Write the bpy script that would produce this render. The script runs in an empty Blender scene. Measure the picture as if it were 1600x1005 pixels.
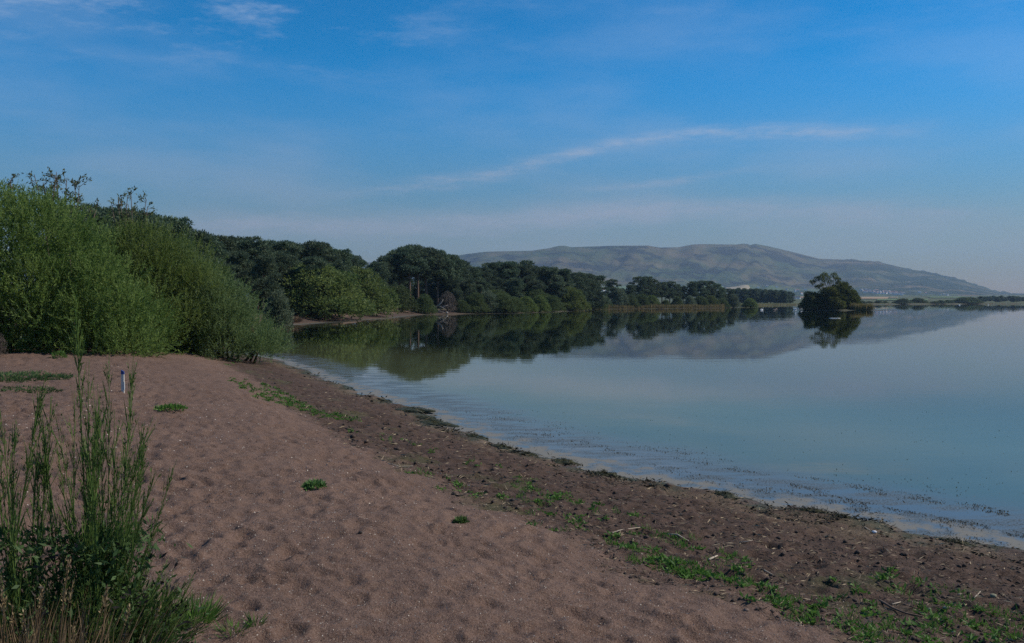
import bpy, math, random
import numpy as np
from mathutils import Vector, Matrix

random.seed(7)
rng = np.random.default_rng(7)
SC = bpy.context.scene
COL = SC.collection
R = math.radians

# ------------------------------------------------------------------ camera
F = 1333.0                 # focal length in photo pixels (photo 1600 x 1005)
HOR = 471.0                # row of the true horizon
CAM_H = 2.6
PITCH = math.atan((502.5 - HOR) / F)
cam_d = bpy.data.cameras.new('camera')
cam_d.sensor_width = 36.0
cam_d.lens = 36.0 * F / 1600.0
cam_d.clip_start = 0.1
cam_d.clip_end = 40000
cam = bpy.data.objects.new('camera', cam_d)
cam.location = (0, 0, CAM_H)
cam.rotation_euler = (math.pi / 2 - PITCH, 0, 0)
COL.objects.link(cam)
SC.camera = cam

# ------------------------------------------------------------------ light
SUN_AZ, SUN_EL = R(80), R(41)      # azimuth from +Y towards +X
world = bpy.data.worlds.new('World')
SC.world = world
world.use_nodes = True
SKY_STRENGTH = 0.114
SC.view_settings.view_transform = 'Standard'
SC.view_settings.look = 'None'
SC.view_settings.gamma = 1
SC.view_settings.exposure = 0.0
sun_d = bpy.data.lights.new('sun', 'SUN')
sun_d.energy = 4.6
sun_d.angle = R(0.6)
sun_d.color = (1.0, 0.93, 0.82)
sun = bpy.data.objects.new('sun', sun_d)
sv = Vector((math.cos(SUN_EL) * math.sin(SUN_AZ), math.cos(SUN_EL) * math.cos(SUN_AZ), math.sin(SUN_EL)))
sun.rotation_euler = sv.to_track_quat('Z', 'Y').to_euler()
sun.location = (30, 0, 40)
COL.objects.link(sun)
SC.cycles.max_bounces = 8
SC.cycles.transparent_max_bounces = 8
SC.cycles.volume_bounces = 1
SC.cycles.use_denoising = False
SC.cycles.sample_clamp_indirect = 4.0


class NT:
    """small helper for node trees"""
    def __init__(self, tree):
        self.t = tree
        self.n = tree.nodes
        self.n.clear()

    def add(self, kind, ins=None, **attrs):
        nd = self.n.new(kind)
        for k, v in attrs.items():
            setattr(nd, k, v)
        for k, v in (ins or {}).items():
            sock = nd.inputs[k]
            if isinstance(v, bpy.types.NodeSocket):
                self.t.links.new(v, sock)
            else:
                sock.default_value = v
        return nd

    def m(self, op, a, b=0.0, c=None, clamp=False):
        ins = {0: a, 1: b}
        if c is not None:
            ins[2] = c
        return self.add('ShaderNodeMath', ins, operation=op, use_clamp=clamp).outputs[0]

    def mix(self, fac, a, b, blend='MIX'):
        nd = self.n.new('ShaderNodeMix')
        nd.data_type = 'RGBA'
        nd.blend_type = blend
        for s, v in ((nd.inputs[0], fac), (nd.inputs[6], a), (nd.inputs[7], b)):
            if isinstance(v, bpy.types.NodeSocket):
                self.t.links.new(v, s)
            else:
                s.default_value = v if not isinstance(v, tuple) or len(v) == 4 else (*v, 1)
        return nd.outputs[2]

    def step(self, v, lo, hi, a=0.0, b=1.0):
        nd = self.add('ShaderNodeMapRange', {'From Min': lo, 'From Max': hi, 'To Min': a, 'To Max': b},
                      interpolation_type='SMOOTHSTEP')
        self.t.links.new(v, nd.inputs['Value'])
        return nd.outputs[0]

    def noise(self, vec, scale, detail=4.0, rough=0.55, dim='3D'):
        nd = self.add('ShaderNodeTexNoise', {'Scale': scale, 'Detail': detail, 'Roughness': rough}, noise_dimensions=dim)
        if vec is not None:
            self.t.links.new(vec, nd.inputs['Vector'])
        return nd.outputs['Fac']

    def map(self, vec, scale=(1, 1, 1), loc=(0, 0, 0), rot=(0, 0, 0)):
        nd = self.add('ShaderNodeMapping', {'Scale': scale, 'Location': loc, 'Rotation': rot})
        self.t.links.new(vec, nd.inputs['Vector'])
        return nd.outputs[0]

    def link(self, a, b):
        self.t.links.new(a, b)


def build_world():
    w = NT(world.node_tree)
    sky = w.add('ShaderNodeTexSky', sky_type='NISHITA', sun_disc=False, sun_elevation=SUN_EL,
                sun_rotation=SUN_AZ, altitude=100, air_density=1.0, dust_density=0.05, ozone_density=3.0)
    hs = w.add('ShaderNodeHueSaturation', {'Hue': 0.5, 'Saturation': 1.55, 'Value': 1.0, 'Color': sky.outputs[0]})
    tc = w.add('ShaderNodeTexCoord')
    sep = w.add('ShaderNodeSeparateXYZ')
    w.link(tc.outputs['Generated'], sep.inputs[0])
    X, Y, Z = sep.outputs
    az = w.m('ARCTAN2', X, Y)
    el = w.m('ARCSINE', Z)
    # cirrus sheet: direction projected on a high plane
    zz = w.m('MAXIMUM', w.m('ADD', Z, 0.06), 0.03)
    comb = w.add('ShaderNodeCombineXYZ', {0: w.m('DIVIDE', X, zz), 1: w.m('DIVIDE', Y, zz), 2: 0.0})
    P = comb.outputs[0]
    ae = w.add('ShaderNodeCombineXYZ', {0: az, 1: el, 2: 0.0}).outputs[0]
    n_str = w.noise(w.map(ae, (9, 60, 1), (0, 0, 0), (0, 0, R(-4))), 1.0, 6, 0.62)
    n_rag = w.noise(w.map(ae, (16, 70, 1), (2.0, 1.0, 0), (0, 0, R(-9))), 1.0, 7, 0.72)
    n_soft = w.noise(w.map(ae, (3.0, 11, 1), (3.1, 0, 0)), 1.0, 4, 0.55)
    n_puff = w.noise(w.map(P, (1.1, 1.5, 1), (1.7, 4.2, 0), (0, 0, R(20))), 2.2, 8, 0.68)

    def streak(pts, width, lo, hi, wob=0.006):
        fc = w.n.new('ShaderNodeFloatCurve')
        A0, A1, E1 = -0.8, 0.8, 0.4
        cm = fc.mapping
        cv = cm.curves[0]
        pp = [((a - A0) / (A1 - A0), e / E1) for a, e in pts]
        cv.points[0].location = (0.0, pp[0][1])
        cv.points[1].location = (1.0, pp[-1][1])
        for q in pp:
            cv.points.new(*q)
        cm.update()
        t = w.m('DIVIDE', w.m('SUBTRACT', az, A0), A1 - A0)
        w.link(t, fc.inputs['Value'])
        ce = w.m('MULTIPLY', fc.outputs[0], E1)
        d = w.m('SUBTRACT', el, ce)
        d = w.m('ADD', d, w.m('MULTIPLY', w.m('SUBTRACT', n_str, 0.5), wob))
        g = w.m('DIVIDE', d, width)
        g = w.m('EXPONENT', w.m('MULTIPLY', w.m('MULTIPLY', g, g), -1.0))
        ends = w.m('MULTIPLY', w.step(az, lo, lo + 0.16), w.step(az, hi - 0.2, hi, 1.0, 0.0))
        return w.m('MULTIPLY', g, ends)

    s1 = streak([(-0.25, 0.118), (-0.149, 0.128), (-0.045, 0.143), (0.052, 0.165), (0.119, 0.180), (0.192, 0.188),
                 (0.256, 0.189), (0.36, 0.183), (0.48, 0.181)], 0.0075, -0.24, 0.52, 0.016)
    s2 = streak([(0.05, 0.128), (0.12, 0.131), (0.2, 0.139), (0.3, 0.15)], 0.0045, 0.04, 0.34)
    s3 = streak([(-0.35, 0.085), (-0.1, 0.088), (0.15, 0.103), (0.25, 0.104), (0.45, 0.09)], 0.014, -0.45, 0.6, 0.02)
    s1 = w.m('MULTIPLY', s1, w.step(n_rag, 0.34, 0.66, 0.18, 1.0))
    m = w.m('MULTIPLY', s1, 0.46)
    m = w.m('MAXIMUM', m, w.m('MULTIPLY', w.m('MULTIPLY', s2, w.step(n_rag, 0.35, 0.65, 0.2, 1.0)), 0.42))
    m = w.m('MAXIMUM', m, w.m('MULTIPLY', w.m('MULTIPLY', s3, w.step(n_rag, 0.3, 0.7, 0.5, 1.0)), 0.55))
    # broken small cirrus high up
    puff = w.m('MULTIPLY', w.step(n_puff, 0.46, 0.76), w.step(el, 0.22, 0.32))
    puff = w.m('MULTIPLY', puff, w.step(az, 0.0, -0.3, 0.18, 1.0))
    m = w.m('ADD', m, w.m('MULTIPLY', puff, 0.5))
    veil = w.m('MULTIPLY', w.step(n_soft, 0.38, 0.72), w.step(el, 0.02, 0.3, 0.34, 0.13))
    m = w.m('ADD', m, veil, clamp=True)
    cloud = w.mix(w.step(el, 0.0, 0.35), (2.75, 2.75, 3.3), (4.6, 5.4, 6.8))
    # the low sky of this hazy day is greyer and no brighter than the blue above it
    dr, dg, db = (w.step(el, -0.02, 0.26, v, 1.0) for v in (0.26, 0.205, 0.18))
    low = w.mix(1.0, hs.outputs[0], w.add('ShaderNodeCombineXYZ', {0: dr, 1: dg, 2: db}).outputs[0], 'MULTIPLY')
    c = w.mix(m, low, cloud)
    bg = w.add('ShaderNodeBackground', {'Color': c, 'Strength': SKY_STRENGTH})
    out = w.add('ShaderNodeOutputWorld')
    w.link(bg.outputs[0], out.inputs[0])


build_world()


# ------------------------------------------------------------------ helpers
def tag(o, label=None, cat=None, group=None, kind=None):
    if label:
        o['label'] = label
    if cat:
        o['category'] = cat
    if group:
        o['group'] = group
    if kind:
        o['kind'] = kind
    return o


def link(name, data, parent=None, mat=None):
    o = bpy.data.objects.new(name, data)
    COL.objects.link(o)
    if parent is not None:
        o.parent = parent
    if mat is not None and data is not None and not data.materials:
        data.materials.append(mat)
    return o


def empty(name, loc, label, cat, group=None, rz=0, s=1.0):
    o = link(name, None)
    o.empty_display_size = 0.2
    o.location = loc
    o.rotation_euler = (0, 0, rz)
    o.scale = (s, s, s) if not isinstance(s, tuple) else s
    return tag(o, label, cat, group)


def fast_mesh(name, V, Fq, attrs=None, smooth=False, mat=None):
    """V (n,3); Fq (m,k) all faces with the same corner count"""
    V = np.asarray(V, dtype=np.float32)
    Fq = np.asarray(Fq, dtype=np.int32)
    me = bpy.data.meshes.new(name)
    me.vertices.add(len(V))
    me.vertices.foreach_set('co', V.ravel())
    k = Fq.shape[1]
    me.loops.add(Fq.size)
    me.loops.foreach_set('vertex_index', Fq.ravel())
    me.polygons.add(len(Fq))
    me.polygons.foreach_set('loop_start', np.arange(0, Fq.size, k, dtype=np.int32))
    me.polygons.foreach_set('loop_total', np.full(len(Fq), k, dtype=np.int32))
    if smooth:
        me.polygons.foreach_set('use_smooth', np.ones(len(Fq), dtype=bool))
    for an, av in (attrs or {}).items():
        a = me.attributes.new(an, 'FLOAT', 'POINT')
        a.data.foreach_set('value', np.asarray(av, dtype=np.float32).ravel())
    me.update(calc_edges=True)
    if mat is not None:
        me.materials.append(mat)
    return me


class MB:
    """collects tubes, boxes and cards; build() makes ONE mesh"""
    def __init__(self):
        self.v = []
        self.f = []

    def tube(self, pts, rad, n=6, cap=True):
        pts = [Vector(p) for p in pts]
        base = len(self.v)
        for i, p in enumerate(pts):
            d = (pts[min(i + 1, len(pts) - 1)] - pts[max(i - 1, 0)])
            if d.length < 1e-9:
                d = Vector((0, 0, 1))
            d.normalize()
            a = d.orthogonal().normalized() if abs(d.z) > 0.9 else Vector((0, 0, 1)).cross(d).normalized()
            b = d.cross(a)
            r = rad[i] if isinstance(rad, (list, tuple)) else rad
            for k in range(n):
                t = 2 * math.pi * k / n
                self.v.append(tuple(p + a * (r * math.cos(t)) + b * (r * math.sin(t))))
        for i in range(len(pts) - 1):
            for k in range(n):
                q = (k + 1) % n
                self.f.append((base + i * n + k, base + i * n + q, base + (i + 1) * n + q, base + (i + 1) * n + k))
        if cap:
            self.f.append(tuple(base + k for k in range(n))[::-1])
            self.f.append(tuple(base + (len(pts) - 1) * n + k for k in range(n)))

    def box(self, c, s, rz=0.0):
        b = len(self.v)
        cs, sn = math.cos(rz), math.sin(rz)
        for z in (-.5, .5):
            for x, y in ((-.5, -.5), (.5, -.5), (.5, .5), (-.5, .5)):
                X, Y = x * s[0], y * s[1]
                self.v.append((c[0] + X * cs - Y * sn, c[1] + X * sn + Y * cs, c[2] + z * s[2]))
        for q in ((3, 2, 1, 0), (4, 5, 6, 7), (0, 1, 5, 4), (1, 2, 6, 5), (2, 3, 7, 6), (3, 0, 4, 7)):
            self.f.append(tuple(b + i for i in q))

    def mesh(self, name, mat=None, smooth=True):
        me = bpy.data.meshes.new(name)
        me.from_pydata(self.v, [], self.f)
        if smooth:
            me.polygons.foreach_set('use_smooth', np.ones(len(self.f), dtype=bool))
        if mat:
            me.materials.append(mat)
        me.update()
        return me


def hash2(ix, iy, seed):
    n = (ix.astype(np.int64) * 374761393 + iy.astype(np.int64) * 668265263 + seed * 974634541) & 0xffffffff
    n = ((n ^ (n >> 13)) * 1274126177) & 0xffffffff
    n = (n ^ (n >> 16)) & 0xffffff
    return n.astype(np.float64) / 0xffffff


def vnoise(x, y, seed=0):
    ix, iy = np.floor(x), np.floor(y)
    fx, fy = x - ix, y - iy
    fx = fx * fx * (3 - 2 * fx)
    fy = fy * fy * (3 - 2 * fy)
    a = hash2(ix, iy, seed)
    b = hash2(ix + 1, iy, seed)
    c = hash2(ix, iy + 1, seed)
    d = hash2(ix + 1, iy + 1, seed)
    return (a + (b - a) * fx) * (1 - fy) + (c + (d - c) * fx) * fy


def fbm(x, y, seed=0, oct=4, gain=0.5):
    s, a, t = 0.0, 1.0, 0.0
    for i in range(oct):
        s = s + a * vnoise(x * 2 ** i + i * 17.3, y * 2 ** i - i * 9.1, seed + i)
        t += a
        a *= gain
    return s / t


def sstep(v, lo, hi):
    t = np.clip((v - lo) / (hi - lo), 0, 1)
    return t * t * (3 - 2 * t)


def ground_pt(px, py, z=0.0):
    """photo pixel -> point on the level plane z (a layout aid for real positions)"""
    u = (px - 800) / F
    w_ = (502.5 - py) / F
    dy = math.cos(PITCH) + w_ * math.sin(PITCH)
    dz = -math.sin(PITCH) + w_ * math.cos(PITCH)
    t = (z - CAM_H) / dz
    return (u * t, dy * t)


def at(px, py, d):
    return ((px - 800) / F * d, d, CAM_H + (HOR - py) / F * d)


# ------------------------------------------------------------------ shoreline and terrain
near_px = [(1600, 866), (1540, 853), (1500, 846), (1440, 838), (1400, 832), (1330, 816), (1250, 800), (1190, 790),
           (1130, 776), (1060, 765), (1000, 753), (955, 744), (900, 724), (820, 708), (765, 690), (700, 667),
           (650, 641), (600, 625), (560, 612), (520, 598), (490, 585), (455, 572), (428, 562)]
far_px = [(446, 508), (490, 505), (530, 502), (585, 498.5), (620, 495), (645, 492.5), (680, 491), (700, 491.2), (760, 490),
          (800, 489.6), (850, 488), (900, 486), (922, 483.6), (1000, 482.6), (1070, 482.2), (1130, 481.4), (1146, 480.4),
          (1165, 478.8), (1200, 477.4), (1245, 476.8), (1300, 476), (1400, 475.7), (1500, 475.3), (1600, 475.0)]
LAKE = [(300, -330), (60, -60), (25, -14), (13.5, 1.5), (8.6, 6.0)]
LAKE += [ground_pt(*p) for p in near_px]
LAKE += [(-13, 41.5), (-19, 45), (-28, 55), (-37, 70), (-36, 84), (-29, 91)]
LAKE += [ground_pt(*p) for p in far_px]
LAKE += [(800, 900), (1300, 820), (1600, 300), (1500, -500), (800, -700)]
LAKE = np.array(LAKE)


def shore_dist(x, y):
    """signed distance to the shoreline, positive on land"""
    x = np.asarray(x, dtype=np.float64)
    y = np.asarray(y, dtype=np.float64)
    if x.size < 200:
        A, B = LAKE, np.roll(LAKE, -1, 0)
        X, Y = x.reshape(-1, 1), y.reshape(-1, 1)
        dx, dy = B[:, 0] - A[:, 0], B[:, 1] - A[:, 1]
        t = np.clip(((X - A[:, 0]) * dx + (Y - A[:, 1]) * dy) / (dx * dx + dy * dy), 0, 1)
        d = np.sqrt(((X - A[:, 0] - t * dx) ** 2 + (Y - A[:, 1] - t * dy) ** 2).min(1))
        dys = np.where(dy == 0, 1e-9, dy)
        c = ((A[:, 1] > Y) != (B[:, 1] > Y)) & (X < dx * (Y - A[:, 1]) / dys + A[:, 0])
        return np.where(c.sum(1) % 2 == 1, -d, d).reshape(x.shape)
    best = np.full(x.shape, 1e18)
    inside = np.zeros(x.shape, dtype=bool)
    n = len(LAKE)
    for i in range(n):
        ax, ay = LAKE[i]
        bx, by = LAKE[(i + 1) % n]
        dx, dy = bx - ax, by - ay
        t = np.clip(((x - ax) * dx + (y - ay) * dy) / (dx * dx + dy * dy), 0, 1)
        d2 = (x - ax - t * dx) ** 2 + (y - ay - t * dy) ** 2
        best = np.minimum(best, d2)
        if ay != by:
            c = ((ay > y) != (by > y)) & (x < dx * (y - ay) / (by - ay) + ax)
            inside ^= c
    d = np.sqrt(best)
    return np.where(inside, -d, d)


PROF_S = [-400, -60, -12, -3, 0, .12, .5, 1.2, 2.5, 3.1, 4.0, 6.0, 9.0, 20, 60, 400, 9000]
PROF_Z = [-6, -3.0, -1.2, -.32, 0, .018, .06, .15, .34, .49, .70, .90, 1.02, 1.12, 1.3, 2.0, 3.0]


def base_height(x, y, s):
    z = np.interp(s, PROF_S, PROF_Z)
    yy = np.maximum(y - 900, 0)
    z = z + np.where(s > 0, np.minimum(yy, 2600) * 0.0105, 0)
    return z


def hollows(x, y, cell, seed, depth, rad):
    """trodden sand: one soft dent with a raised rim per random cell"""
    cx, cy = np.floor(x / cell), np.floor(y / cell)
    out = np.zeros_like(x)
    for i in (-1, 0, 1):
        for j in (-1, 0, 1):
            gx, gy = cx + i, cy + j
            h1, h2, h3, h4 = (hash2(gx, gy, seed + k) for k in range(4))
            dx = x - (gx + h1) * cell
            dy = y - (gy + h2) * cell
            a = h3 * 6.283
            u = dx * np.cos(a) + dy * np.sin(a)
            v = -dx * np.sin(a) + dy * np.cos(a)
            q = (u / (rad * 1.25)) ** 2 + (v / (rad * .8)) ** 2
            out += (0.35 + 0.65 * h4) * (-np.exp(-q ** 1.7) + 0.42 * np.exp(-((np.sqrt(q) - 1.38) / .34) ** 2))
    return out * depth


def full_height(x, y, s=None):
    if s is None:
        s = shore_dist(x, y)
    r = np.hypot(x, y)
    if len(x) < 5 and r.min() > 60:
        return base_height(x, y, s), s
    near = 1 - sstep(r, 35, 60)
    edge_w = np.interp(y, [0, 5, 6.4, 7.8, 9, 10.6, 14, 30], [5.6, 4.75, 4.25, 3.95, 3.8, 3.4, 3.05, 2.95])
    s = np.where((s > 0) & (r < 60), s * (1 + near * (2.9 / edge_w - 1)), s)
    s2 = s + near * (fbm(x * .9, y * .9, 3, 4) - .5) * .55 + near * (fbm(x * 4, y * 4, 31, 3) - .5) * .16
    z = base_height(x, y, s2)
    sand = sstep(s2, 2.7, 3.6)
    wrack = sstep(s2, -.05, .25) * (1 - sstep(s2, 2.6, 3.3))
    foot = hollows(x, y, .235, 11, .058, .084) + hollows(x, y, .31, 57, .054, .10)
    amp = .45 + .9 * fbm(x * .35, y * .35, 71, 3)
    gritty = np.exp(-((s2 - 4.2) / 1.1) ** 2)
    z = z + near * sand * foot * amp * (1 - .55 * gritty)
    z = z + near * sand * (fbm(x * 1.3, y * 1.3, 5, 4) - .5) * .08
    z = z + near * sand * (fbm(x * 14, y * 14, 6, 3) - .5) * .022
    lump = (fbm(x * 3.5, y * 3.5, 21, 5, .6) - .5) * .20 + np.maximum(fbm(x * 7, y * 7, 27, 3) - .55, 0) * .12
    lump += hollows(x, y, .36, 91, .05, .085) + (fbm(x * 13, y * 13, 93, 3, .6) - .5) * .07
    z = z + near * wrack * lump * (.25 + .75 * sstep(s2, .2, .9)) * .62
    edge = np.exp(-((s2 - .22) / .22) ** 2) * sstep(fbm(x * 1.1, y * 1.1, 44, 3), .45, .62)
    z = z + near * edge * .05
    return z, s2


def gz(x, y):
    z, _ = full_height(np.array([float(x)]), np.array([float(y)]))
    return float(z[0])


def gpt(px, py, z0=.4):
    """photo pixel -> point on the modelled ground (a few fixed-point steps)"""
    z = z0
    for _ in range(6):
        x, y = ground_pt(px, py, z)
        z = .5 * z + .5 * gz(x, y)
    return (x, y, gz(x, y))


# ------------------------------------------------------------------ materials
def new_mat(name):
    m = bpy.data.materials.new(name)
    m.use_nodes = True
    return m, NT(m.node_tree)


def out_bsdf(nt, bsdf):
    o = nt.add('ShaderNodeOutputMaterial')
    nt.link(bsdf, o.inputs['Surface'])


def simple(name, col, rough=.8, var=.25, scale=6.0, bump=0.0, spec=.25):
    m, t = new_mat(name)
    tc = t.add('ShaderNodeTexCoord')
    n = t.noise(tc.outputs['Object'], scale, 5, .6)
    lo = tuple(c * (1 - var) for c in col)
    hi = tuple(min(1, c * (1 + var)) for c in col)
    c = t.mix(n, lo, hi)
    b = t.add('ShaderNodeBsdfPrincipled', {'Base Color': c, 'Roughness': rough, 'Specular IOR Level': spec})
    if bump:
        bm = t.add('ShaderNodeBump', {'Strength': bump, 'Distance': .02, 'Height': n})
        t.link(bm.outputs[0], b.inputs['Normal'])
    out_bsdf(t, b.outputs[0])
    return m


def foliage(name, c0, c1, trans=.3, rough=.6):
    """leaf material: own colour varies leaf by leaf (attribute 'tint') and plant by plant"""
    m, t = new_mat(name)
    at_ = t.add('ShaderNodeAttribute', attribute_name='tint')
    oi = t.add('ShaderNodeObjectInfo')
    c = t.mix(at_.outputs['Fac'], c0, c1)
    v = t.m('MULTIPLY_ADD', oi.outputs['Random'], .35, .82)
    hs = t.add('ShaderNodeHueSaturation', {'Color': c, 'Value': v, 'Hue': t.m('MULTIPLY_ADD', oi.outputs['Random'], .02, .49)})
    col = hs.outputs[0]
    b = t.add('ShaderNodeBsdfPrincipled', {'Base Color': col, 'Roughness': rough, 'Specular IOR Level': .2})
    tr = t.add('ShaderNodeBsdfTranslucent', {'Color': col})
    mx = t.add('ShaderNodeMixShader', {0: trans, 1: b.outputs[0], 2: tr.outputs[0]})
    out_bsdf(t, mx.outputs[0])
    return m


def ground_material():
    m, t = new_mat('shore_ground')
    geo = t.add('ShaderNodeNewGeometry')
    P = geo.outputs['Position']
    S = t.add('ShaderNodeAttribute', attribute_name='shore').outputs['Fac']
    VEG = t.add('ShaderNodeAttribute', attribute_name='veg').outputs['Fac']
    n1 = t.noise(P, .8, 5, .6)
    n2 = t.noise(P, 7, 5, .65)
    n3 = t.noise(P, 60, 4, .7)
    n4 = t.noise(P, 130, 2, .7)
    # dry red-brown sand
    sand = t.mix(t.step(n1, .3, .7), (.144, .088, .066), (.178, .112, .085))
    sand = t.mix(t.step(n3, .35, .7), sand, (.105, .060, .039))
    n5 = t.noise(P, 24, 4, .65)
    sand = t.mix(t.m('MULTIPLY', t.step(n5, .48, .62), .4), sand, (.078, .045, .030))
    grit = t.step(n4, .57, .66)
    sand = t.mix(t.m('MULTIPLY', grit, .75), sand, (.27, .205, .155))
    dk = t.step(n4, .42, .34)
    sand = t.mix(t.m('MULTIPLY', dk, .75), sand, (.045, .031, .027))
    # damp peaty strip behind the water line
    peat = t.mix(t.step(n2, .3, .7), (.040, .025, .018), (.090, .055, .040))
    peat = t.mix(t.m('MULTIPLY', t.step(n3, .52, .68), .6), peat, (.160, .108, .072))
    peat = t.mix(t.m('MULTIPLY', dk, .5), peat, (.022, .016, .013))
    se = t.m('ADD', S, t.m('MULTIPLY', t.m('SUBTRACT', n2, .5), .9))
    col = t.mix(t.step(se, 2.5, 3.15), peat, sand)
    # straw and weed thrown up along the edge
    straw = t.mix(t.step(n3, .35, .62), (.060, .042, .026), (.21, .150, .092))
    col = t.mix(t.m('MULTIPLY', t.step(se, .95, .3), t.step(n1, .42, .62, .1, .75)), col, straw)
    weed = t.mix(n3, (.020, .022, .010), (.07, .068, .030))
    wm = t.m('MULTIPLY', t.step(se, .55, .12), t.step(t.noise(P, 1.3, 4, .6), .40, .56))
    col = t.mix(wm, col, weed)
    # green film between the weeds of the strip
    gm = t.m('MULTIPLY', t.step(t.noise(P, 1.1, 5, .65), .52, .68), t.m('MULTIPLY', t.step(se, 1.0, 1.7), t.step(se, 3.2, 2.7)))
    col = t.mix(t.m('MULTIPLY', gm, .45), col, (.06, .075, .025))
    # turf and rough grass of the land behind
    gr = t.mix(t.step(n1, .3, .7), (.045, .065, .022), (.10, .095, .040))
    gr = t.mix(t.m('MULTIPLY', t.step(n3, .4, .7), .5), gr, (.03, .045, .016))
    col = t.mix(VEG, col, gr)
    # lake bed
    col = t.mix(t.step(S, -.05, -.8), col, (.05, .055, .04))
    rough = t.step(se, .0, .5, .55, .95)
    b = t.add('ShaderNodeBsdfPrincipled', {'Base Color': col, 'Roughness': rough, 'Specular IOR Level': .2})
    h = t.m('ADD', t.m('ADD', t.m('MULTIPLY', n3, .6), t.m('MULTIPLY', n4, .25)), t.m('MULTIPLY', n5, .8))
    bm = t.add('ShaderNodeBump', {'Strength': 1.0, 'Distance': .02, 'Height': h})
    t.link(bm.outputs[0], b.inputs['Normal'])
    out_bsdf(t, b.outputs[0])
    return m


def water_material():
    m, t = new_mat('lake_water')
    geo = t.add('ShaderNodeNewGeometry')
    P = geo.outputs['Position']
    S = t.add('ShaderNodeAttribute', attribute_name='shore').outputs['Fac']
    # turbid green water; the shallows show the pale bed
    n1 = t.noise(t.map(P, (.18, .5, 1), (0, 0, 0), (0, 0, R(-35))), 1.0, 4, .6)
    col = t.mix(t.step(n1, .3, .7), (.066, .076, .034), (.078, .088, .040))
    far = t.step(S, -5.5, -14)
    col = t.mix(far, col, (.005, .010, .004))
    sh = t.step(t.m('ADD', S, t.m('MULTIPLY', t.m('SUBTRACT', n1, .5), 1.6)), -3.0, -1.2)
    col = t.mix(t.m('MULTIPLY', sh, .85), col, (.095, .092, .088))
    # a mottled skin of weed crumbs lying on the shallows
    spk = t.noise(P, 38, 3, .7)
    spb = t.noise(t.map(P, (.9, 3.0, 1), (0, 0, 0), (0, 0, R(-51))), 1.0, 4, .6)
    skin = t.m('MULTIPLY', sh, t.step(spb, .36, .60))
    col = t.mix(t.m('MULTIPLY', skin, .55), col, (.115, .108, .085))
    col = t.mix(t.m('MULTIPLY', skin, t.m('MULTIPLY', t.step(spk, .50, .58), .8)), col, (.030, .030, .020))
    # pale scum pushed against the edge
    ns = t.noise(t.map(P, (1, 1, 1), (0, 0, 0), (0, 0, R(50))), 2.2, 6, .62)
    scum = t.m('MULTIPLY', t.step(t.m('ADD', S, t.m('MULTIPLY', t.m('SUBTRACT', ns, .5), 2.2)), -.85, -.30), t.step(ns, .36, .52))
    col = t.mix(t.m('MULTIPLY', scum, .8), col, (.20, .185, .155))
    cover = t.m('MAXIMUM', scum, t.m('MULTIPLY', skin, t.step(spk, .42, .58, .25, .8)))
    rough = t.m('MULTIPLY_ADD', cover, .5, .005)
    spec = t.m('MULTIPLY_ADD', cover, -.28, .36)
    # ripples: long low waves, calmer and rougher lanes
    w1 = t.noise(t.map(P, (.55, 1.6, 1)), 1.0, 3, .5)
    w2 = t.noise(t.map(P, (2.2, 5.5, 1)), 1.0, 3, .55)
    w3 = t.noise(t.map(P, (.06, .22, 1)), 1.0, 2, .5)
    lane = t.step(t.noise(t.map(P, (.012, .05, 1)), 1.0, 3, .55), .45, .65, .35, 1.4)
    h = t.m('ADD', t.m('MULTIPLY', w1, .020), t.m('MULTIPLY', w2, .0035))
    h = t.m('MULTIPLY', h, lane)
    h = t.m('ADD', h, t.m('MULTIPLY', w3, .03))
    bm = t.add('ShaderNodeBump', {'Strength': .11, 'Distance': 1.0, 'Height': h})
    b = t.add('ShaderNodeBsdfPrincipled', {'Base Color': col, 'Roughness': rough, 'IOR': 1.333, 'Specular IOR Level': spec, 'Normal': bm.outputs[0]})
    out_bsdf(t, b.outputs[0])
    return m


def hill_material():
    m, t = new_mat('hill_grass')
    geo = t.add('ShaderNodeNewGeometry')
    P = geo.outputs['Position']
    wd = t.add('ShaderNodeAttribute', attribute_name='wood').outputs['Fac']
    lw = t.add('ShaderNodeAttribute', attribute_name='low').outputs['Fac']
    n1 = t.noise(P, .0022, 6, .62)
    n2 = t.noise(P, .0055, 6, .6)
    n3 = t.noise(P, .03, 4, .6)
    col = t.mix(t.step(n1, .35, .65), (.046, .066, .030), (.120, .088, .048))
    col = t.mix(t.m('MULTIPLY', t.step(n2, .48, .58), .9), col, (.018, .020, .017))
    col = t.mix(t.m('MULTIPLY', t.step(n2, .44, .32), .6), col, (.125, .10, .062))
    col = t.mix(t.m('MULTIPLY', t.step(n3, .54, .66), .4), col, (.026, .034, .017))
    col = t.mix(t.m('MULTIPLY', lw, t.step(n1, .4, .6)), col, (.085, .130, .040))
    wmask = t.m('MULTIPLY', wd, t.step(t.m('ADD', n2, t.m('MULTIPLY', n3, .3)), .52, .64))
    col = t.mix(wmask, col, (.018, .030, .014))
    b = t.add('ShaderNodeBsdfPrincipled', {'Base Color': col, 'Roughness': .95, 'Specular IOR Level': .1})
    bm = t.add('ShaderNodeBump', {'Strength': 1.0, 'Distance': 14.0, 'Height': t.m('ADD', n2, t.m('MULTIPLY', n3, .5))})
    t.link(bm.outputs[0], b.inputs['Normal'])
    out_bsdf(t, b.outputs[0])
    return m


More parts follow.
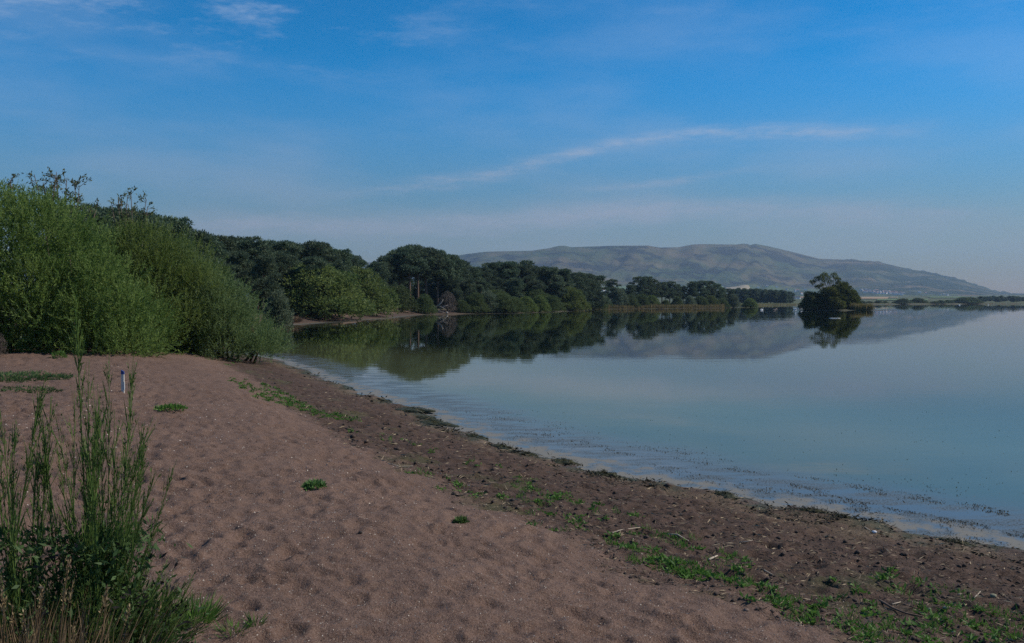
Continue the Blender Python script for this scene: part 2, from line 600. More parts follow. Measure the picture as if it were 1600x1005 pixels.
M = {}
M['ground'] = ground_material()
M['water'] = water_material()
M['hill'] = hill_material()
M['willow'] = foliage('willow_leaf', (.076, .136, .030), (.200, .268, .072), .5)
M['willow_grey'] = foliage('grey_willow_leaf', (.090, .145, .050), (.190, .255, .100), .48)
M['bush'] = foliage('bush_leaf', (.055, .088, .030), (.115, .145, .050), .35)
M['bush_light'] = foliage('light_bush_leaf', (.080, .120, .032), (.165, .200, .060), .42)
M['bush_pale'] = foliage('pale_bush_leaf', (.085, .120, .065), (.160, .190, .115), .35)
M['dead_bush'] = foliage('brown_twig', (.085, .068, .055), (.150, .120, .098), .1)
M['pine'] = foliage('pine_needle', (.050, .086, .052), (.115, .152, .082), .28)
M['ash'] = foliage('sparse_leaf', (.065, .085, .030), (.130, .150, .060), .4)
M['islet'] = foliage('islet_leaf', (.045, .062, .016), (.115, .130, .032), .42)
M['bark'] = simple('bark', (.085, .066, .052), .9, .4, 3)
M['pine_bark'] = simple('pine_bark', (.15, .095, .068), .9, .45, 1.6)
M['dead_wood'] = simple('dead_wood', (.33, .29, .25), .85, .25, 3)
M['broom'] = foliage('broom_stem', (.060, .115, .026), (.130, .205, .052), .3, .5)
M['pod'] = foliage('seed_pod', (.014, .012, .011), (.034, .027, .022), .0, .6)
M['dry'] = foliage('dry_grass', (.15, .10, .055), (.30, .215, .12), .25)
M['grass'] = foliage('green_grass', (.050, .120, .020), (.115, .210, .040), .35)
M['weed'] = foliage('dark_weed', (.038, .078, .024), (.085, .140, .045), .35)
M['tuft'] = foliage('tuft_leaf', (.055, .110, .028), (.120, .195, .058), .35)
M['reed'] = foliage('reed_blade', (.13, .125, .040), (.30, .225, .095), .3)


# ------------------------------------------------------------------ ground sheet
def build_ground():
    ang = [-36 + .18 * i for i in range(int(72 / .18) + 1)]
    a0 = ang[-1]
    rest = 360 - (a0 + 36)
    k = 90
    ang += [a0 + rest * (i + 1) / (k + 1) for i in range(k)]
    ang = np.radians(np.array(ang))
    rr = [.25]
    while rr[-1] < 6400:
        r = rr[-1]
        if r < 3.4:
            dr = .09
        elif r < 46:
            dr = max(.021, .0053 * r)
        elif r < 1100:
            dr = .020 * r
        else:
            dr = .05 * r
        rr.append(r + dr)
    rr = np.array(rr)
    A, Rr = np.meshgrid(ang, rr)
    x = (np.sin(A) * Rr).ravel()
    y = (np.cos(A) * Rr).ravel()
    s = shore_dist(x, y)
    z, s2 = full_height(x, y, s)
    nr, na = len(rr), len(ang)
    # vegetation cover of the land
    r = np.hypot(x, y)
    n = fbm(x * .3, y * .3, 9, 4)
    veg_far = sstep(y + 0 * x, 52, 60) * sstep(s + (n - .5) * 6, 5.0, 8.5)
    veg_far = np.maximum(veg_far, sstep(y, 176, 186) * sstep(s, .6, 2))
    back = sstep(-y, 4, 9) + sstep(-x - .62 * y, 4.5, 7.5)
    veg_near = np.clip(back, 0, 1) * sstep(n, .32, .52)
    under = sstep(y, 29.0, 33.0) * sstep(-x, 11.5, 14) * (y < 60)
    veg = np.clip(np.maximum(np.maximum(veg_far, veg_near), under), 0, 1)
    idx = np.arange(nr * na).reshape(nr, na)
    a = idx[:-1, :]
    b = idx[1:, :]
    nx = np.roll(np.arange(na), -1)
    Fq = np.stack([a, a[:, nx], b[:, nx], b], -1).reshape(-1, 4)[:, ::-1]
    V = np.stack([x, y, z], -1)
    c = len(V)
    V = np.vstack([V, [[0, 0, gz(0, 0)]]])
    # close the small hole round the viewer's feet with quads that share the centre
    cap = [(c, int(idx[0, (i + 2) % na]), int(idx[0, (i + 1) % na]), int(idx[0, i])) for i in range(0, na - 1, 2)]
    if na % 2:
        pass
    Fq = np.vstack([Fq, np.array([q[::-1] for q in cap])])
    s2 = np.append(s2, 9.0)
    veg = np.append(veg, 0.0)
    me = fast_mesh('ground', V, Fq, {'shore': s2, 'veg': veg}, True, M['ground'])
    return tag(link('ground', me), kind='structure')


build_ground()


def build_water():
    ang = np.radians(np.concatenate([np.arange(-50, 50, .5), np.arange(50, 310, 5)]))
    rr = [4.0]
    while rr[-1] < 1700:
        rr.append(rr[-1] * 1.018 + .02)
    rr = np.array(rr)
    A, Rr = np.meshgrid(ang, rr)
    x, y = (np.sin(A) * Rr).ravel(), (np.cos(A) * Rr).ravel()
    s = shore_dist(x, y)
    nr, na = len(rr), len(ang)
    idx = np.arange(nr * na).reshape(nr, na)
    a, b = idx[:-1, :], idx[1:, :]
    nx = np.roll(np.arange(na), -1)
    Fq = np.stack([a, b, b[:, nx], a[:, nx]], -1).reshape(-1, 4)
    keep = s[Fq].min(1) < 3.0
    Fq = Fq[keep]
    used = np.unique(Fq)
    re = np.full(len(x), -1)
    re[used] = np.arange(len(used))
    me = fast_mesh('lake_water', np.stack([x, y, 0 * x], -1)[used], re[Fq][:, ::-1], {'shore': s[used]}, True, M['water'])
    return tag(link('lake_water', me), kind='structure')


build_water()

# ------------------------------------------------------------------ hill
SKYLINE = [(-900, 440), (-300, 425), (200, 418), (450, 414), (560, 411), (640, 407), (700, 402), (730, 397), (760, 393.5),
           (830, 392), (858, 388), (872, 384.5), (882, 384), (893, 386.5), (920, 385.5), (960, 384.2), (1010, 384),
           (1030, 387), (1060, 386.5), (1080, 382.5), (1095, 381.5), (1150, 382.5), (1160, 381), (1168, 381.5),
           (1172, 384), (1178, 381), (1200, 385), (1250, 397), (1280, 404.5), (1320, 406), (1370, 409), (1420, 421),
           (1450, 425), (1500, 437), (1530, 447), (1560, 456.5), (1580, 459), (1640, 458), (1800, 455), (2600, 450)]
HX = np.array([p[0] for p in SKYLINE], float)
HY = np.array([p[1] for p in SKYLINE], float)
H0 = 2500.0


def hill_z(u, y):
    """height of the hill for direction u = x/y and depth y"""
    px = u * F + 800
    sky = np.interp(px, HX, HY)
    ridge = 4500 + 250 * np.sin(px / 170.0) - 500 * sstep(px, 1350, 1700)
    trees = sstep(px, 1285, 1330) * (1 - sstep(px, 1560, 1600)) * np.maximum(fbm(px / 7.0, px * 0 + 3.3, 81, 3) - .45, 0) * 22
    Hh = CAM_H + (HOR - sky) / F * ridge
    foot = 17.0 + .0 * px
    t = (y - H0) / (ridge - H0)
    p = np.interp(t, [0, .12, .3, .5, .68, .82, .92, 1.0, 1.15, 1.5, 2.2], [0, .035, .12, .29, .53, .78, .94, 1, .99, .8, .3])
    x = u * y
    mid = np.clip(np.sin(np.clip(t, 0, 1) * math.pi), 0, 1)
    g = fbm(px / 60.0 + y / 900.0, y / 700.0, 61, 5, .55) - .5
    rid = np.abs(fbm(px / 38.0 - y / 600.0, y / 1500.0, 67, 4) - .5) * 2
    z = foot + (Hh - foot) * np.clip(p + mid * (g * .30 - rid * .17 + .05) * (.3 + .7 * np.clip(t, 0, 1)), 0, 1.0)
    z = z + trees * np.exp(-((t - 1) / .04) ** 2)
    return z, t, px


def build_hill():
    us = np.concatenate([np.linspace(-1.3, -.25, 40, endpoint=False), np.linspace(-.25, .66, 330), np.linspace(.67, 1.0, 25)])
    ts = np.concatenate([np.linspace(H0, 4250, 110, endpoint=False), np.linspace(4250, 4800, 56, endpoint=False), np.linspace(4800, 5600, 16)])
    U, Yy = np.meshgrid(us, ts)
    z, t, px = hill_z(U.ravel(), Yy.ravel())
    y = Yy.ravel()
    x = U.ravel() * y
    nr, na = U.shape
    idx = np.arange(nr * na).reshape(nr, na)
    Fq = np.stack([idx[:-1, :-1], idx[:-1, 1:], idx[1:, 1:], idx[1:, :-1]], -1).reshape(-1, 4)
    wood = sstep(px, 1230, 1420) * (1 - .3 * sstep(t, .7, .95)) + .75 * np.exp(-((t - .12) / .12) ** 2)
    low = 1 - sstep(t, .22, .42)
    me = fast_mesh('hill', np.stack([x, y, z], -1), Fq, {'wood': np.clip(wood, 0, 1), 'low': low}, True, M['hill'])
    return tag(link('hill', me), kind='structure')


build_hill()


def far_z(x, y):
    z = gz(x, y)
    if y > H0:
        z = max(z, float(hill_z(np.array([x / y]), np.array([y]))[0][0]))
    return z


# fields on the plain and the lower slopes
def field(cols, px0, px1, d0, d1, skew=0.0):
    n = 8
    V, Q = [], []
    for j in range(n + 1):
        for i in range(n + 1):
            d = d0 + (d1 - d0) * j / n
            px = px0 + (px1 - px0) * i / n + skew * j / n
            x = (px - 800) / F * d
            V.append((x, d, far_z(x, d) + .9))
    for j in range(n):
        for i in range(n):
            a = j * (n + 1) + i
            Q.append((a, a + 1, a + n + 2, a + n + 1))
    o = link('field', fast_mesh('field', V, Q, None, True, cols))
    return tag(o, kind='structure')


f_tan = simple('stubble_field', (.29, .195, .11), .95, .15, .02)
f_pale = simple('pale_crop_field', (.26, .205, .115), .95, .12, .02)
f_green = simple('pasture_field', (.085, .125, .042), .95, .2, .02)
for a in ((f_tan, 1335, 1386, 1250, 1750, 4), (f_pale, 1390, 1403, 1500, 1750), (f_green, 1370, 1450, 1050, 1220),
          (f_green, 1455, 1512, 1450, 1900, -8), (f_tan, 1503, 1531, 2560, 2900, -8), (f_pale, 1140, 1176, 2900, 3160, -6),
          (f_green, 950, 978, 2850, 3080), (f_green, 1100, 1130, 3000, 3150), (f_green, 1240, 1256, 2100, 2350),
          (f_tan, 1244, 1262, 1500, 1900), (f_green, 1420, 1470, 2300, 2500, 6), (f_tan, 1290, 1330, 1900, 2300)):
    field(*a)


# ------------------------------------------------------------------ plants: generators
def unit(v):
    return v / np.maximum(np.linalg.norm(v, axis=-1, keepdims=True), 1e-9)


def cards(P, D, L, W, tint):
    """one rhombic leaf per row: base P, direction D, length L, width W"""
    n = len(P)
    rnd = unit(rng.normal(size=(n, 3)))
    B = unit(np.cross(D, rnd))
    L = np.broadcast_to(np.asarray(L, float), (n,))[:, None]
    W = np.broadcast_to(np.asarray(W, float), (n,))[:, None]
    V = np.empty((n, 4, 3))
    V[:, 0] = P
    V[:, 1] = P + D * L * .45 + B * W * .5
    V[:, 2] = P + D * L
    V[:, 3] = P + D * L * .45 - B * W * .5
    return V.reshape(-1, 3), np.arange(n * 4).reshape(-1, 4), np.repeat(np.clip(tint, 0, 1), 4)


def crown(name, clumps, mat, per_m2, shoot, k, leaf, width, up=.5, jit=.5, low=-.55, inner=.35, cull=.62, vary=.12, leafjit=.55, thin=None):
    """leafy shoots spread over and through a set of clumps (cx,cy,cz,rx,ry,rz)"""
    C = np.array(clumps, float)
    allO, allD, allT = [], [], []
    for ci, c in enumerate(C):
        r = c[3:6]
        area = 4 * math.pi * ((r[0] * r[1]) ** 1.6 / 3 + (r[0] * r[2]) ** 1.6 / 3 + (r[1] * r[2]) ** 1.6 / 3) ** (1 / 1.6)
        n = max(6, int(area * per_m2 * (thin(c) if thin else 1)))
        d = unit(rng.normal(size=(n * 2, 3)))
        d = d[d[:, 2] > low + .25 * rng.normal(size=len(d))][:n]
        depth = np.where(rng.random(len(d)) < inner, rng.uniform(.25, .8, len(d)), rng.uniform(.78, 1.0, len(d)))
        O = c[:3] + d * r * depth[:, None]
        nrm = unit(d / r)
        keep = np.ones(len(O), bool)
        for cj, e in enumerate(C):
            if cj != ci:
                keep &= (((O - e[:3]) / e[3:6]) ** 2).sum(1) > cull ** 2
        allO.append(O[keep])
        allD.append(unit(nrm[keep] + np.array([0, 0, up]) + jit * rng.normal(size=(keep.sum(), 3)) * .6))
        allT.append(np.full(keep.sum(), rng.uniform(-.3, .3)))
    O, D, T = np.vstack(allO), np.vstack(allD), np.concatenate(allT)
    n = len(O)
    SL = shoot * rng.uniform(.6, 1.3, n)
    T = T + rng.normal(size=n) * vary
    t = (np.arange(k) + .5) / k
    P = (O[:, None, :] + D[:, None, :] * (SL[:, None] * t[None, :])[..., None]).reshape(-1, 3)
    LD = unit(np.repeat(D, k, 0) * .8 + rng.normal(size=(n * k, 3)) * leafjit)
    tint = .5 + np.repeat(T, k) + rng.normal(size=n * k) * .16
    V, Q, tt = cards(P, LD, leaf * rng.uniform(.7, 1.3, n * k), width * rng.uniform(.7, 1.2, n * k), tint)
    return fast_mesh(name, V, Q, {'tint': tt}, False, mat)


def limbs(name, base, tips, mat, r0, n=5, fork=.35, wob=.12):
    mb = MB()
    b = Vector(base)
    for tp in tips:
        tp = Vector(tp)
        p0 = b + Vector((random.uniform(-r0, r0), random.uniform(-r0, r0), -.15))
        p1 = b.lerp(tp, fork) + Vector((0, 0, (tp - b).length * .12)) + Vector([random.uniform(-1, 1) * wob for _ in range(3)])
        p2 = b.lerp(tp, .75) + Vector((0, 0, (tp - b).length * .06)) + Vector([random.uniform(-1, 1) * wob for _ in range(3)])
        mb.tube([p0, p1, p2, tp], [r0, r0 * .7, r0 * .42, r0 * .15], n)
    return mb.mesh(name, mat)


def pine_variant(i, H, bare=.38, spread=2.6, lean=.3, flat=.5, npuff=34):
    """Scots pine: long bare trunk, forked limbs, flattened needle clumps"""
    random.seed(100 + i)
    mb = MB()
    top = Vector((random.uniform(-lean, lean), random.uniform(-lean, lean), H * .93))
    mid = Vector((random.uniform(-.25, .25), random.uniform(-.25, .25), H * .5))
    pts = [Vector((0, 0, -.3)), mid * .5, mid, mid.lerp(top, .55), top]
    mb.tube(pts, [.24, .2, .16, .10, .03], 7)
    puffs = []
    for q in range(npuff):
        f = bare + (1 - bare) * ((q + random.random()) / npuff)
        h = H * f
        core = mid.lerp(top, max(0, (h - mid.z) / (top.z - mid.z)))
        e = (f - bare) / (1 - bare)
        rad = spread * math.sqrt(max(.02, 1 - (abs(e - .42) / .62) ** 2.2)) * random.uniform(.25, 1.0)
        a = q * 2.4 + random.uniform(-.5, .5)
        c = Vector((core.x + rad * math.cos(a), core.y + rad * math.sin(a), h - .05 * rad + random.uniform(-.2, .3)))
        pr = random.uniform(.65, 1.15) * (1.05 - .25 * e)
        puffs.append((c.x, c.y, c.z, pr, pr, pr * flat))
        if q % 2 == 0:
            st = core - Vector((0, 0, rad * .45))
            mb.tube([st, st.lerp(c, .55) + Vector((0, 0, .1)), c], [.075, .05, .02], 4, False)
    cr = crown('pine_crown', puffs, M['pine'], 22, .34, 3, .36, .13, up=.9, jit=.7, low=-.35, inner=.25, cull=.5)
    return mb.mesh('pine_trunk', M['pine_bark']), cr, H


def bush_variant(i, mat, rx, H, nclump=44, per=24, leaf=.2, width=.09, rough=1.0):
    """dome-shaped shore bush with its foliage reaching the ground"""
    random.seed(300 + i)
    cl = []
    for q in range(nclump):
        h = (q + .5) / nclump
        a = q * 2.399 + random.uniform(-.3, .3)
        rr = math.sqrt(max(0.03, 1 - h ** 2.0)) * rx * random.uniform(.62, .92)
        r = random.uniform(.19, .33) * min(rx, H) * (1.05 - .2 * h)
        cl.append((rr * math.cos(a), rr * math.sin(a), max(r * .55, h * H - r * .75 + random.uniform(-.15, .15) * rough), r, r, r * .85))
    for q in range(4):
        cl.append((random.uniform(-.3, .3) * rx, random.uniform(-.3, .3) * rx, H * .40, rx * .36, rx * .36, H * .36))
    cr = crown('bush_crown', cl, mat, per, .32, 4, leaf, width, up=.55, jit=.6, low=-.5, inner=.3, cull=.6)
    tips = [(c[0] * .8, c[1] * .8, c[2]) for c in cl[::4]]
    return limbs('bush_stems', (0, 0, 0), tips, M['bark'], .07, 4), cr, H


def place_tree(var, kind, label, cat, group, x, y, h, rz=None, sx=1.0, zoff=0.0, z=None):
    trunk, cr, H = var
    s = h / H
    e = empty(kind, (x, y, (gz(x, y) if z is None else z) + zoff), label, cat, group,
              random.uniform(0, 6.28) if rz is None else rz, (s * sx, s * sx, s))
    link('trunk' if kind.endswith('tree') else 'stems', trunk, e)
    link('crown', cr, e)
    return e


PV = [pine_variant(0, 11, .30, 2.7), pine_variant(1, 11.5, .36, 2.4), pine_variant(2, 10.5, .26, 3.0), pine_variant(3, 12, .34, 2.6),
      pine_variant(4, 11, .58, 2.9, .5, .45, 30), pine_variant(5, 11, .5, 2.6, .4, .5, 30)]
PL = [pine_variant(8, 8, .06, 2.8, .3, .6, 36), pine_variant(9, 8, .08, 2.4, .3, .6, 36)]
BV = [bush_variant(0, M['bush'], 3.0, 4.6), bush_variant(1, M['bush'], 2.4, 3.6), bush_variant(2, M['bush'], 3.4, 4.2, 48)]
BL = [bush_variant(10, M['bush_light'], 2.6, 3.6), bush_variant(11, M['bush_light'], 3.2, 4.4, 52)]
BP = [bush_variant(20, M['bush_pale'], 2.0, 3.8)]
BD = [bush_variant(30, M['dead_bush'], 2.0, 3.8, 22, 22, .3, .05)]


ORD = ['first', 'second', 'third', 'fourth', 'fifth', 'sixth', 'seventh', 'eighth', 'ninth', 'tenth', 'eleventh', 'twelfth',
       'thirteenth', 'fourteenth', 'fifteenth', 'sixteenth', 'seventeenth', 'eighteenth']


def ordered(rows):
    """rows sorted from left to right, each with its ordinal"""
    return [(ORD[i], q) for i, q in enumerate(sorted(rows))]


def shore_d(px):
    return CAM_H * F / (np.interp(px, [p[0] for p in far_px], [p[1] for p in far_px]) - HOR)


def tree_px(var, kind, label, cat, group, px, d, top_py, sx=1.0, rz=None):
    """stand a tree at depth d so that it is as tall as the photo shows"""
    x = (px - 800) / F * d
    z = gz(x, d)
    if z < .1:
        z = .1
    h = CAM_H + (HOR - top_py) / F * d - z
    return place_tree(var, kind, label, cat, group, x, d, h, rz, sx, 0, z)


# ------------------------------------------------------------------ pines and bushes of the far shore
random.seed(21)


def pine_row(rows, label, group, variants, lo, hi, ordinal=False):
    for n, (o_, (px, d, top)) in enumerate(ordered(rows) if ordinal else [(None, q) for q in rows]):
        tree_px(variants[n % len(variants)], 'pine_tree', label.replace('#', o_) if ordinal else label, 'tree', group, px, d, top, random.uniform(lo, hi))


pine_row([(332, 112, 376), (350, 104, 373), (366, 122, 380), (382, 116, 374), (402, 108, 377), (416, 124, 382),
          (428, 130, 381), (446, 120, 380), (458, 132, 384), (470, 140, 385), (486, 126, 381), (503, 134, 385),
          (518, 142, 391), (532, 136, 393), (548, 148, 400), (560, 152, 408), (345, 128, 384), (395, 132, 382),
          (440, 112, 398), (490, 112, 404), (530, 120, 412), (318, 100, 372), (330, 90, 392), (372, 100, 396), (412, 98, 402)],
         'dark pine in the wood behind the far red beach and round bushes', 'pines of the wood behind the far red beach', PV[:4], 1.0, 1.25)
pine_row([(600, 176, 404), (622, 182, 395), (640, 178, 390), (653, 181, 387), (668, 184, 391), (684, 186, 396), (700, 190, 402)],
         '# from the left of the tall umbrella-topped pines with bare trunks', 'tall pines with bare trunks', [PV[5], PV[5], PV[4], PV[4]], 1.0, 1.2, True)
pine_row([(590, 172, 412), (581, 180, 416)], '# lower dark pine from the left, left of the umbrella-topped pines', None, PV[:4], 1.1, 1.3, True)
pine_row([(712, 196, 408), (722, 200, 413), (733, 204, 418), (742, 208, 424)],
         '# of the lower pines stepping down right of the umbrella-topped pines', 'pines stepping down to the right', PV[:4], 1.1, 1.3, True)
pine_row([(728, 194, 438), (708, 188, 436), (690, 198, 430), (672, 200, 436), (656, 202, 440), (640, 200, 440), (622, 198, 436), (604, 196, 436), (588, 184, 440)],
         'young pine filling the shade between and behind the bare pine trunks', 'young pines under the umbrella-topped pines', PL, .9, 1.1)
pine_row([(755, 212, 418), (768, 220, 413), (783, 226, 412), (797, 222, 411), (810, 230, 413), (822, 226, 415), (834, 232, 418),
          (846, 236, 419), (858, 232, 419), (870, 238, 423), (882, 240, 424), (892, 246, 428), (904, 248, 428),
          (915, 252, 429), (926, 262, 433), (776, 214, 436), (806, 216, 436), (840, 222, 440), (872, 228, 442),
          (900, 242, 444), (752, 206, 440), (930, 278, 446)],
         'dark pine in the long belt below the middle of the hill', 'pines of the long belt below the hill', PV[:4] + PL[:1], 1.1, 1.4)
tree_px(PV[2], 'pine_tree', 'small dark pine standing alone right of the long pine belt', 'tree', None, 955, 300, 438, 1.1)
pine_row([(985, 318, 446), (1000, 322, 434), (1010, 326, 433), (1022, 330, 438), (1034, 334, 442), (1046, 338, 441),
          (1058, 342, 445), (1068, 346, 448), (1082, 346, 441), (1095, 350, 440), (1108, 354, 440), (1118, 358, 444), (1128, 362, 450),
          (972, 322, 452), (1140, 372, 452)],
         '# from the left of the dark pines behind the tan reed bed', 'pines behind the reed bed', PV[:4], 1.15, 1.5, True)
rows = []
for i in range(18):
    px = 1148 + i * 5.1
    rows.append((px, 610 + (i % 3) * 14, 452.5 + .028 * (px - 1148) + .0012 * max(0, px - 1195) ** 2 + random.uniform(-.8, 1.2)))
pine_row(rows, 'low dark tree of the wood at the tip of the far spit', 'low wood at the end of the far spit', PL, 1.1, 1.3)


def bush(var, label, px, d, top, sx=1.0, group=None, kind='shore_bush', cat='bush'):
    return tree_px(var, kind, label, cat, group, px, d, top, sx)


bush(BL[1], 'wide round olive-green bush at the head of the far red beach', 492, 114, 416, 1.55)
bush(BL[0], 'smaller round bush adjoining the wide olive bush on its right', 562, 136, 423, 1.15)
bush(BL[0], 'lowest rounded bush at the right end of the far beach bushes', 589, 147, 455, .9)
bush(BV[1], 'dark undergrowth bush below the gap left of the bare pine trunks', 622, 166, 448, 1.1)
bush(BP[0], 'small pale green sapling beside the leafy end of the grey willow', 434, 78, 458, .8)
bush(BV[0], 'round dark green shrub under the bare pine trunks', 663, 171, 461, .95)
bush(BD[0], 'brown leafless shrub behind the fallen white branches', 699, 177, 458, 1.0)
bush(BV[1], 'small grey-green shrub right of the brown leafless shrub', 722, 179, 470, 1.1)
for n, (o_, (px, top, v, sx)) in enumerate([(ORD[k], q) for k, q in enumerate((
        (742, 459, BV[0], 1.1), (762, 457, BP[0], 1.3), (783, 460, BV[2], 1.2), (803, 465, BV[1], 1.3), (822, 465, BL[0], 1.1), (861, 463, BV[1], 1.3)))]):
    bush(v, o_ + ' from the left of the green waterside bushes below the pine belt', px, shore_d(px) + 3.0, top, sx, 'waterside bushes below the pine belt')
bush(BV[2], 'dark upper bush behind the waterside bushes, left under the pine belt', 775, 204, 454, 1.2)
bush(BV[2], 'dark upper bush behind the waterside bushes, right under the pine belt', 836, 220, 452, 1.1)
bush(BL[0], 'bright yellow-green bush in the shore row below the pine belt', 843, shore_d(843) + 2, 463, .9)
bush(BL[1], 'large rounded olive bush at the right end of the pine belt', 890, shore_d(890) + 5, 450, 1.15)
bush(BV[2], 'rounded bush stepping down right of the large olive bush', 922, 274, 454, 1.1)
bush(BV[1], 'low bush at the left end of the tan reed bed', 942, 288, 463, 1.2)
bush(BP[0], 'pale silvery willow behind the left part of the reed bed', 968, 298, 452, .95)
for k, (px, d, top, v, sx) in enumerate(((985, 300, 461, BV[0], 1.1), (1002, 306, 461, BV[1], 1.2), (1018, 310, 462, BL[1], 1.1), (1040, 318, 469, BV[1], 1.2),
                                         (1058, 322, 464, BV[0], 1.1), (1078, 326, 463, BP[0], 1.2), (1094, 330, 463, BV[2], 1.0), (1112, 336, 463, BL[0], 1.1),
                                         (1128, 342, 467, BV[1], 1.3), (1146, 350, 461, BP[0], 1.0))):
    bush(v, ORD[k] + ' from the left of the bushes behind the reed bed', px, d, top, sx, 'bushes behind the reed bed')
bush(BL[0], 'rounded bush on the point at the right end of the reed bed', 1172, 352, 467, 1.2)
for k, (px, top) in enumerate(((1345, 469), (1358, 470), (1372, 469), (1383, 470), (1398, 470), (1410, 466), (1422, 470), (1434, 465), (1444, 469), (1460, 470),
                               (1470, 468.5), (1482, 468), (1494, 467), (1506, 464), (1516, 464), (1522, 466))):
    bush(BV[int(px) % 3], ORD[k] + ' from the left of the scrub bushes on the flat far shore', px, shore_d(px) + 8 + (px % 5) * 6, top + .8, 2.6, 'scrub along the flat far shore')
random.seed(50)
for i in range(22):
    px = 1532 + i * 6.5
    tree_px(PL[i % 2], 'pine_tree', 'dark tree of the distant wood at the right edge', 'tree', 'distant wood at the right edge', px, 930 + (i % 4) * 40,
            463.5 - .01 * i + random.uniform(-1, 1.5), 1.7)


# ------------------------------------------------------------------ big willows on the left
def silhouette_clumps(tops, base_py, d, depth, r_m, seed, step=1.15):
    """fill a mounded outline with clumps: front and back bulge out below the crest"""
    random.seed(seed)
    out = []
    px0, px1 = tops[0][0], tops[-1][0]
    X0, X1 = (px0 - 800) / F * d, (px1 - 800) / F * d
    n = max(2, int((X1 - X0) / (r_m * 1.0)))
    for i in range(n + 1):
        px = px0 + (px1 - px0) * i / n
        tp = np.interp(px, [q[0] for q in tops], [q[1] for q in tops])
        zt = CAM_H + (HOR - tp) / F * d
        zb = CAM_H + (HOR - base_py) / F * d
        Ht = zt - zb
        x = (px - 800) / F * d
        rows = max(1, int(round(Ht / (r_m * step))))
        for k in range(rows):
            h = (k + .5) / rows
            r = r_m * random.uniform(.6, 1.3)
            r = min(r, Ht * .55)
            z = zb + h * Ht
            z = min(z, zt - r * .8)
            off = depth * math.sqrt(max(0, 1 - h * h)) * (.55 + .45 * min(1, h / .35))
            out.append((x + random.uniform(-.4, .4) * r, d - off * random.uniform(.65, 1.2), max(zb + .45 * r, z + random.uniform(-.3, .2) * r), r, r, r * .95))
            if off > .8 * r:
                out.append((x, d + off * .8, max(zb + .4 * r, z), r, r, r))
        out.append((x, d, zb + Ht * .40, r_m * 1.0, depth * .6, Ht * .36))
    return out


def willow(label, tops, base_py, d, depth, r_m, mat, seed, per, leaf, width, shoot, up):
    cl = silhouette_clumps(tops, base_py, d, depth, r_m, seed)
    A = np.array(cl)
    cx, cy = A[:, 0].mean(), d
    z0 = gz(cx, cy)
    cl = [(c[0] - cx, c[1] - cy, c[2] - z0, *c[3:]) for c in cl]
    e = empty('willow_bush', (cx, cy, z0), label, 'bush')
    link('crown', crown('willow_crown', cl, mat, per, shoot, 21, leaf, width, up=up, jit=.5, low=-.75, inner=.22, cull=.7, vary=.24, leafjit=.38,
                        thin=lambda c: .28 if c[1] > .5 * c[4] else (.4 if c[5] > 1.6 * r_m else 1)), e)
    random.seed(seed)
    tips = [(c[0] * .95, c[1] * .95, c[2]) for c in random.sample(cl, min(26, len(cl)))]
    mb = MB()
    for tp in tips:
        bx = tp[0] * .75 + random.uniform(-.4, .4)
        b = Vector((bx, tp[1] * .5, gz(cx + bx, cy + tp[1] * .5) - z0 - .1))
        tpv = Vector(tp)
        mb.tube([b, b.lerp(tpv, .4) + Vector((random.uniform(-.2, .2), random.uniform(-.2, .2), .25)), tpv], [.06, .04, .015], 5)
    link('stems', mb.mesh('willow_stems', M['bark']), e)
    return e


willow('largest yellow-green willow bush at the left edge, on the sand', [(-110, 334), (-60, 328), (20, 318), (66, 324), (110, 350), (152, 384), (192, 418), (215, 458)],
       562, 28.5, 2.4, .85, M['willow'], 1, 33, .118, .027, .60, .95)
willow('middle willow bush rising behind and right of the largest one', [(150, 400), (195, 382), (245, 372), (276, 378), (300, 402), (322, 430)],
       556, 33.0, 2.2, .85, M['willow'], 2, 34, .115, .024, .60, .95)
willow('grey-green willow bush sloping down to the water', [(250, 420), (288, 412), (322, 428), (352, 456), (380, 480), (402, 500), (414, 522)],
       558, 33.6, 1.9, .75, M['willow_grey'], 3, 44, .11, .022, .58, 1.15)


def sparse_tree(label, px, d, base_py, shoots, seed):
    """thin-branched tree whose leafy twigs stand out against the sky"""
    random.seed(seed)
    x0 = (px - 800) / F * d
    z0 = gz(x0, d)
    e = empty('sparse_tree', (x0, d, z0), label, 'tree')
    mb = MB()
    P, D = [], []
    for sp, sy in shoots:
        tip = Vector(((sp - px) / F * d, random.uniform(-.8, .8), CAM_H + (HOR - sy) / F * d - z0))
        b = Vector((tip.x * .12, tip.y * .1, 0))
        m1 = b.lerp(tip, .5) + Vector((random.uniform(-.3, .3), random.uniform(-.3, .3), .3))
        mb.tube([b, m1, tip], [.06, .04, .012], 5)
        for k in range(13):
            f = .62 + .38 * random.random()
            q = m1.lerp(tip, (f - .5) / .5)
            dr = Vector((random.uniform(-1, 1), random.uniform(-1, 1), random.uniform(.1, 1))).normalized()
            ln = random.uniform(.2, .55)
            mb.tube([q, q + dr * ln], [.012, .006], 3, False)
            for _ in range(11):
                t = random.uniform(.4, 1.05)
                P.append(q + dr * ln * t + Vector([random.uniform(-.07, .07) for _ in range(3)]))
                D.append((dr + Vector([random.uniform(-.9, .9) for _ in range(3)])).normalized())
    P, D = np.array(P), np.array(D)
    V, Q, tt = cards(P, D, .13, .055, rng.random(len(P)))
    link('branches', mb.mesh('sparse_branches', M['bark']), e)
    link('leaves', fast_mesh('sparse_leaves', V, Q, {'tint': tt}, False, M['ash']), e)
    return e


